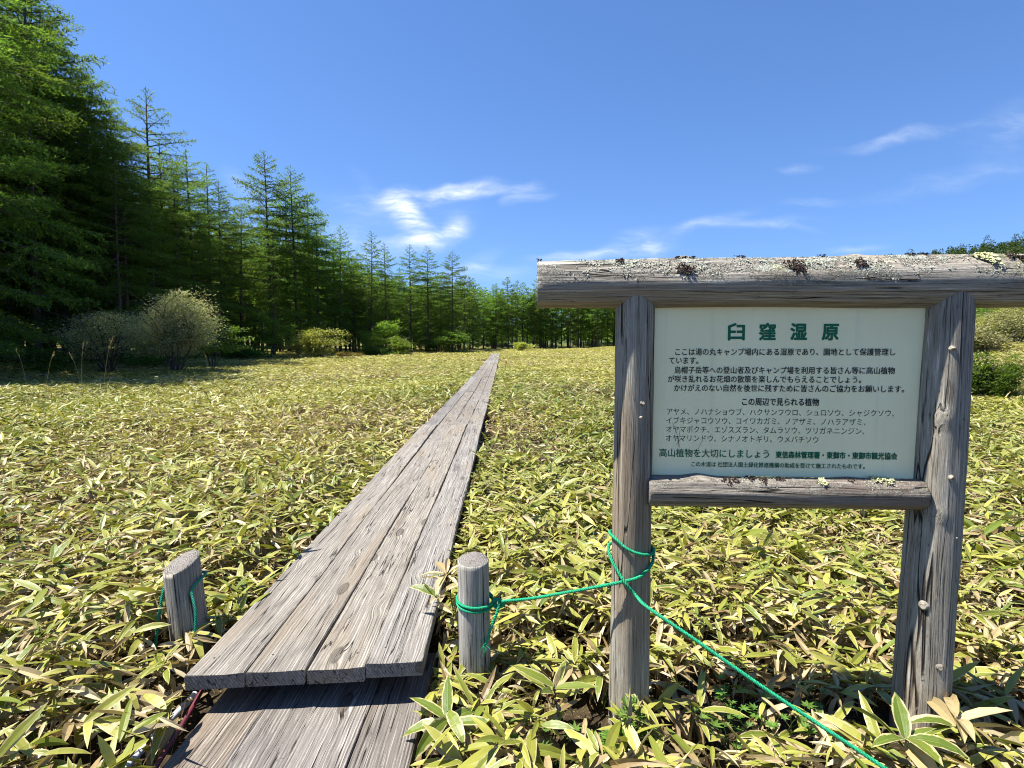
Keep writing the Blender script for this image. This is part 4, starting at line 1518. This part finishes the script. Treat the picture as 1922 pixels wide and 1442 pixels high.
SA = Acc()
SR = np.random.RandomState(2024)
ZONES = [(.35, 4.2, 165, 11, 5, .93, .76), (4.2, 9, 120, 10, 4, 1.0, .58), (9, 18, 68, 8, 3, 1.15, .54), (18, 38, 30, 8, 2, 1.45, .56), (38, 101, 11, 8, 2, 2.0, .55)]
for (y0, y1, den, nl, K_, sz, deadf) in ZONES:
    half = 1.0 * y1 + 1.6
    N = int(den * (y1 - y0) * 2 * half)
    x = SR.uniform(-half, half, N)
    y = SR.uniform(y0, y1, N)
    ok = (np.abs(x) < 1.0 * y + 1.5) & (x < 62) & (x > -np.interp(y, [0, 20, 45, 70, 100], [26, 28, 30, 22, 12]))
    ok &= ~on_deck(x, y, .0)
    for (qx, qy) in ((LP[0], LP[1]), (LP[0] + SPAN * math.cos(ROT), LP[1] + SPAN * math.sin(ROT)), (PR[0], PR[1]), (PL[0], PL[1])):
        ok &= (x - qx) ** 2 + (y - qy) ** 2 > .092 ** 2
    # thinner in the foreground under the sign, and in patches
    thin = np.clip(.88 + .45 * sinfield(x, y, .9, 3), .33, 1)
    fore = (y < 2.15) & (x > -.3)
    thin = np.where(fore, thin * .42, thin)
    ok &= ~((np.abs(x + 1.295 - .02 * (y - 2)) < .055) & (y > 1.3) & (y < 2.25))
    ok &= SR.uniform(0, 1, N) < thin
    x, y = x[ok], y[ok]
    N = len(x)
    hf = .215 + .08 * sinfield(x, y, .8, 9) + SR.normal(0, .035, N) * np.where(y > 16, .6, 1)
    hf = np.where(np.abs(x - deck_x(y)) < .75, np.minimum(hf, .20), hf)
    hf = np.where((x > -.34) & (x < 2.0) & (y > 1.0) & (y < 2.45), hf * .55, hf)
    hf = np.clip(hf * (1 + .25 * (y > 8)), .05, .36)
    gzv = H(x, y)
    vig = np.clip(.5 + .5 * sinfield(x, y, .55, 21) + SR.normal(0, .28, N), 0, 1)     # how green the clump is
    # stems (only where they can be seen)
    if y1 < 10:
        tn = y < 5.5
        n2 = int(tn.sum())
        b = np.stack([x[tn], y[tn], gzv[tn]], 1)
        top = b + np.stack([SR.normal(0, .03, n2), SR.normal(0, .03, n2), hf[tn]], 1)
        sV = np.stack([b + [-.0013, 0, 0], b + [.0013, 0, 0], top + [.001, 0, 0], top + [-.001, 0, 0]], 1).reshape(-1, 3)
        st_t = np.tile([1.0, .6, .3], (n2 * 4, 1))
        SA.add(sV, np.arange(n2 * 4).reshape(-1, 4), st_t, np.tile([.5, .5], (n2 * 4, 1)))
    if y1 < 20:
        # bare withered culms standing out of the leaves
        pick = SR.choice(N, int(N * (.05 if y1 < 10 else .02)), replace=False)
        pick = pick[(y[pick] > 2.6) & (np.abs(x[pick] - deck_x(y[pick])) > .7)]
        n2 = len(pick)
        b = np.stack([x[pick], y[pick], gzv[pick]], 1)
        hh = SR.uniform(.28, .52, n2)
        lean = SR.normal(0, .12, (n2, 2))
        wv = .0016 + .00022 * y[pick]
        m_ = b + np.stack([lean[:, 0] * .4, lean[:, 1] * .4, hh * .55], 1)
        top = b + np.stack([lean[:, 0], lean[:, 1], hh], 1)
        wx = np.stack([wv, wv * 0, wv * 0], 1)
        for (p_, q_, k1, k2) in ((b, m_, 1, .8), (m_, top, .8, .35)):
            sV = np.stack([p_ - wx * k1, p_ + wx * k1, q_ + wx * k2, q_ - wx * k2], 1).reshape(-1, 3)
            SA.add(sV, np.arange(n2 * 4).reshape(-1, 4), np.repeat(np.stack([np.ones(n2), np.full(n2, .6), SR.uniform(.2, .8, n2)], 1), 4, 0), np.tile([.5, .5], (n2 * 4, 1)))
    # living and withered leaves fanned round the top of each stem
    rep = np.repeat(np.arange(N), nl)
    n = len(rep)
    kk = np.tile(np.arange(nl), N)
    az = SR.uniform(0, 6.28, N)[rep] + kk * 2.4 + SR.normal(0, .4, n)
    dpatch = np.clip(1 + .55 * sinfield(x, y, .42, 44), .5, 1.7)
    dead = (SR.uniform(0, 1, n) < deadf * dpatch[rep] * (1.25 - .75 * vig[rep]) * np.where(kk > nl * .55, 1.5, .55)).astype(float)
    drop = np.where(dead > 0, SR.uniform(0, .55, n), SR.uniform(0, .22, n))
    P0 = np.stack([x[rep] + SR.normal(0, .012, n), y[rep] + SR.normal(0, .012, n), gzv[rep] + hf[rep] * (1 - drop) + .01], 1)
    L = (.075 + .13 * SR.beta(1.6, 1.6, n)) * sz ** .9 * np.clip(1 + .22 * sinfield(x, y, 2.2, 33), .7, 1.35)[rep]
    Wd = L ** .8 * .60 * SR.uniform(.17, .27, n) * (sz ** .35)
    pitch = SR.normal(.22, .33, n) * np.where(y[rep] > 16, .6, 1) - dead * SR.uniform(.1, .6, n)
    bend = SR.uniform(.1, .8, n) + .9 * (SR.uniform(0, 1, n) < .12)
    roll = SR.normal(0, .42, n) + dead * SR.normal(0, .5, n)
    twist = SR.normal(0, .35, n) + dead * SR.normal(0, .9, n)
    fold = np.where(dead > 0, SR.uniform(.1, .95, n), SR.uniform(.04, .3, n))
    Wd = np.where(dead > 0, Wd * .82, Wd)
    rnd = np.clip(np.where(dead > 0, np.clip(SR.beta(2, 1.6, n) + .25 * np.clip((y[rep] - 10) / 25, 0, 1), 0, 1), .33 + .45 * (1 - vig[rep]) + SR.normal(0, .2, n) + .05 * (y[rep] > 5) + .12 * np.clip((y[rep] - 6) / 10, 0, 1) + .26 * np.clip((y[rep] - 14) / 22, 0, 1)), 0, 1)
    tint = np.stack([dead, SR.uniform(0, 1, n), rnd], 1)
    keep = ~on_deck(P0[:, 0] + np.cos(az) * L * .55, P0[:, 1] + np.sin(az) * L * .55, -.0) | (SR.uniform(0, 1, n) < .05)
    sl = np.where(keep)[0]
    V, Q, T, uvv = leaf_batch(P0[sl], az[sl], pitch[sl], bend[sl], L[sl], Wd[sl], roll[sl], fold[sl], tint[sl], K_, twist[sl])
    SA.add(V, Q, T, uvv)
    # litter of dead leaves lower down
    if y1 < 20:
        M = int(N * (1.6 if y1 < 5 else .9))
        lx = x[SR.randint(0, N, M)] + SR.normal(0, .12, M)
        ly = y[SR.randint(0, 1, M)] * 0 + y[SR.randint(0, N, M)]
        idx = SR.randint(0, N, M)
        lx, ly = x[idx] + SR.normal(0, .1, M), y[idx] + SR.normal(0, .1, M)
        ok = ~on_deck(lx, ly, .05)
        lx, ly = lx[ok], ly[ok]
        M = len(lx)
        P0 = np.stack([lx, ly, H(lx, ly) + SR.uniform(.012, .11, M)], 1)
        L = SR.uniform(.08, .17, M) * sz
        tint = np.stack([np.ones(M), SR.uniform(0, 1, M), np.clip(SR.beta(1.3, 2.4, M), 0, 1)], 1)
        V, Q, T, uvv = leaf_batch(P0, SR.uniform(0, 6.28, M), SR.normal(0, .3, M), SR.normal(.1, .3, M), L, L * SR.uniform(.13, .22, M), SR.normal(0, .5, M), SR.uniform(.1, .8, M), tint, min(K_, 4), SR.normal(0, .6, M))
        SA.add(V, Q, T, uvv)
sasa = mesh_obj('dwarf_bamboo', SA.mesh('dwarf_bamboo', M_SASA))
tag(sasa, 'knee-low meadow of yellow-green dwarf bamboo leaves with straw margins on both sides of the boardwalk', 'ground cover', kind='stuff')


# ------------------------------------------------------------------ single plants of the foreground
def shoot(label, base, tip, nleaf, seed, deadp, Lr=(.10, .16), name='bamboo_shoot', wr_=(.19, .27)):
    r = np.random.RandomState(seed)
    base, tip = np.array(base), np.array(tip)
    t = thing(name, label, 'plant', tuple(base))
    a = Acc()
    mid = (base + tip) / 2 + r.normal(0, .012, 3)
    tube(a, [base * 0, mid - base, tip - base], [.0028, .0022, .0015], 5)
    mesh_obj('stem', a.mesh('stem', M_TWIG), t)
    n = nleaf
    az = np.arange(n) * 2.4 + r.uniform(0, 6) + r.normal(0, .3, n)
    P0 = np.tile(tip - base, (n, 1)) - np.array([0, 0, 1]) * r.uniform(0, .05, (n, 1))
    L = r.uniform(Lr[0], Lr[1], n)
    dead = (r.uniform(0, 1, n) < deadp).astype(float)
    tint = np.stack([dead, r.uniform(.3, 1, n), np.where(dead > 0, r.uniform(.4, .9, n), r.uniform(.1, .5, n))], 1)
    V, Q, T, uvv = leaf_batch(P0, az, r.uniform(.1, .9, n), r.uniform(.3, 1.1, n), L, L * r.uniform(wr_[0], wr_[1], n), r.normal(0, .3, n), r.uniform(.05, .3, n) + dead * .4, tint, 5, r.normal(0, .3, n))
    mesh_obj('leaves', np_mesh('leaves', V, Q, M_SASA, uv=uvv, tint=T), t)


shoot('green bamboo shoot leaning over the left boardwalk edge, casting a shadow on it', W(530, 1062, 3.3) * [1, 1, 0] + [-.06, 0, .02], W(548, 1012, 3.3), 7, 3, .1)
shoot('withered straw bamboo shoot at the right boardwalk edge above the stake', W(850, 1165, 2.55) * [1, 1, 0] + [.02, 0, .02], W(838, 1075, 2.6), 10, 5, .95)
shoot('withered bamboo shoot drooping onto the boardwalk edge left of the rope stake', W(838, 1180, 2.5) * [1, 1, 0] + [.02, 0, .02], W(822, 1118, 2.5), 7, 8, .9)
shoot('broad leaved bamboo shoot in the foreground between the lower walkway and the sign', Wz(850, 1420, .02), W(840, 1335, 1.95), 7, 9, .15, (.13, .19), wr_=(.24, .34))
shoot('bamboo shoot with long green leaves left of the sign post foot', Wz(1040, 1400, .02), W(1040, 1285, 2.0), 7, 10, .3, (.14, .19))
shoot('bamboo shoot with straw edged leaves in the lower right corner by the right post', Wz(1720, 1440, .02), W(1700, 1385, 1.75), 8, 12, .35, (.13, .18), wr_=(.25, .35))
shoot('pale withered bamboo clump at the foot of the right post', Wz(1800, 1420, .02), W(1795, 1345, 1.85), 9, 14, .8, (.14, .2))
shoot('green bamboo shoot standing alone in the leaves left of the slanted stake', W(110, 1090, 2.9) * [1, 1, 0] + [0, 0, .02], W(100, 1050, 2.9), 8, 16, .1, (.12, .17))
shoot('green bamboo shoot with wide rounded leaves in the lower left corner', Wz(75, 1420, .02), W(78, 1360, 2.0), 6, 18, .25, (.10, .15), wr_=(.35, .45))


def herb(label, base, hgt, seed, n=26, name='wild_herb', palm=False):
    """herb with deeply cut leaves: each leaf is a fan of narrow lobes"""
    r = np.random.RandomState(seed)
    base = np.array(base)
    t = thing(name, label, 'plant', tuple(base))
    a = Acc()
    P, D, N, L, Wd, T = [], [], [], [], [], []
    for s in range(3 if not palm else 7):
        ang = r.uniform(0, 6.28)
        tip = np.array([math.cos(ang) * .05, math.sin(ang) * .05, hgt * r.uniform(.65, 1)])
        if palm:
            tip = np.array([math.cos(ang) * hgt * .6, math.sin(ang) * hgt * .6, hgt * r.uniform(.5, 1)])
        tube(a, [np.zeros(3), tip * [.4, .4, .55], tip], [.0022, .0018, .001], 4)
        for q in range(n // 3 if not palm else 1):
            f = r.uniform(.25, 1) if not palm else 1
            p = tip * f
            az = r.uniform(0, 6.28)
            ld = np.array([math.cos(az), math.sin(az), r.uniform(.0, .7)])
            ln = r.uniform(.035, .07) * (1.15 - .4 * f) if not palm else r.uniform(.03, .045)
            for fa in ((-1.0, -.5, 0, .5, 1.0) if not palm else (-2.2, -1.4, -.7, 0, .7, 1.4, 2.2)):
                ca, sa = math.cos(fa), math.sin(fa)
                d = np.array([ld[0] * ca - ld[1] * sa, ld[0] * sa + ld[1] * ca, ld[2]])
                P.append(p + ld * ln * .35)
                D.append(d)
                N.append(np.array([r.normal(0, .2), r.normal(0, .2), 1]))
                L.append(ln * (1 - .2 * abs(fa)))
                Wd.append(ln * .27)
                T.append((r.uniform(.3, 1), r.uniform(.35, .7), 0))
    V, Q, TT = blades(np.array(P), np.array(D), np.array(N), np.array(L), np.array(Wd), np.array(T))
    mesh_obj('stem', a.mesh('stem', M_HERB), t)
    mesh_obj('leaves', np_mesh('leaves', V, Q, M_HERB, tint=TT), t)


herb('tall mugwort-like herb with cut leaves at the foot of the left sign post', Wz(1200, 1440, .0), .20, 1, 36)
herb('second cut-leaved herb right in front of the left sign post foot', Wz(1150, 1450, .0), .13, 2, 30)
for i, (px, py) in enumerate([(1340, 1385), (1390, 1360), (1420, 1405), (1470, 1390), (1370, 1425), (1500, 1360)]):
    herb('feathery green herb in the shade between the two sign posts', Wz(px, py, .02), .13, 10 + i, 0, 'feathery_herb', True)
    bpy.data.objects[-1] if False else None
for o in list(COL.objects):
    if o.name.startswith('feathery_herb'):
        o['group'] = 'feathery herbs between the sign posts'
for i, (px, py) in enumerate([(985, 1430), (1040, 1440), (1130, 1330)]):
    herb(('feathery herb at the bottom border left of the sign', 'feathery herb at the bottom border, right of the similar one', 'feathery herb close to the left side of the sign post')[i], Wz(px, py, .02), .12, 30 + i, 0, 'feathery_herb', True)

# tall dry grass stalks at the left edge of the meadow
for i, (px, yt, D, ln, lab) in enumerate([
        (212, 635, 14.5, .25, 'tallest dry grass stalk leaning right before the dark wood'),
        (158, 640, 14.2, .12, 'upright dry grass stalk with thin plume left of the tallest'),
        (103, 660, 14.0, .3, 'dry grass stalk leaning right, nearest the big trunk'),
        (130, 663, 14.6, -.3, 'dry grass stalk leaning left with drooping plume'),
        (30, 658, 13.8, -.25, 'arching dry grass stalk at the far left'),
        (384, 664, 17.5, -.15, 'lone dry grass stalk right of the blossom bush shade'),
        ]):
    top = W(px, yt, D)
    g0 = gz(top[0], top[1])
    h = top[2] - g0
    base = np.array([top[0] - ln * h * .8, top[1], g0])
    t = thing('dry_grass_stalk', lab, 'grass', tuple(base), 0, 'dry grass stalks by the wood')
    e = top - base
    a = Acc()
    pts = smooth_path([np.zeros(3), e * [.25, 1, .45], e * [.6, 1, .8], e], 5)
    tube(a, pts, np.linspace(.0038, .0022, len(pts)), 4, tint=np.array([1., .5, .7]))
    mesh_obj('stem', a.mesh('stem', M_SASA), t)
    r = np.random.RandomState(i)
    n = 18
    f = r.uniform(.74, 1, n)
    P = np.stack([np.interp(f, np.linspace(0, 1, len(pts)), pts[:, k]) for k in range(3)], 1)
    D_ = unit(np.tile(e, (n, 1)) + r.normal(0, .25 * h, (n, 3)))
    V, Q, T = blades(P, D_, r.normal(0, 1, (n, 3)), .06, .010, np.tile([1., .5, .5], (n, 1)))
    mesh_obj('plume', np_mesh('plume', V, Q, M_SASA, uv=np.tile([.5, .5], (len(V), 1)), tint=T), t)
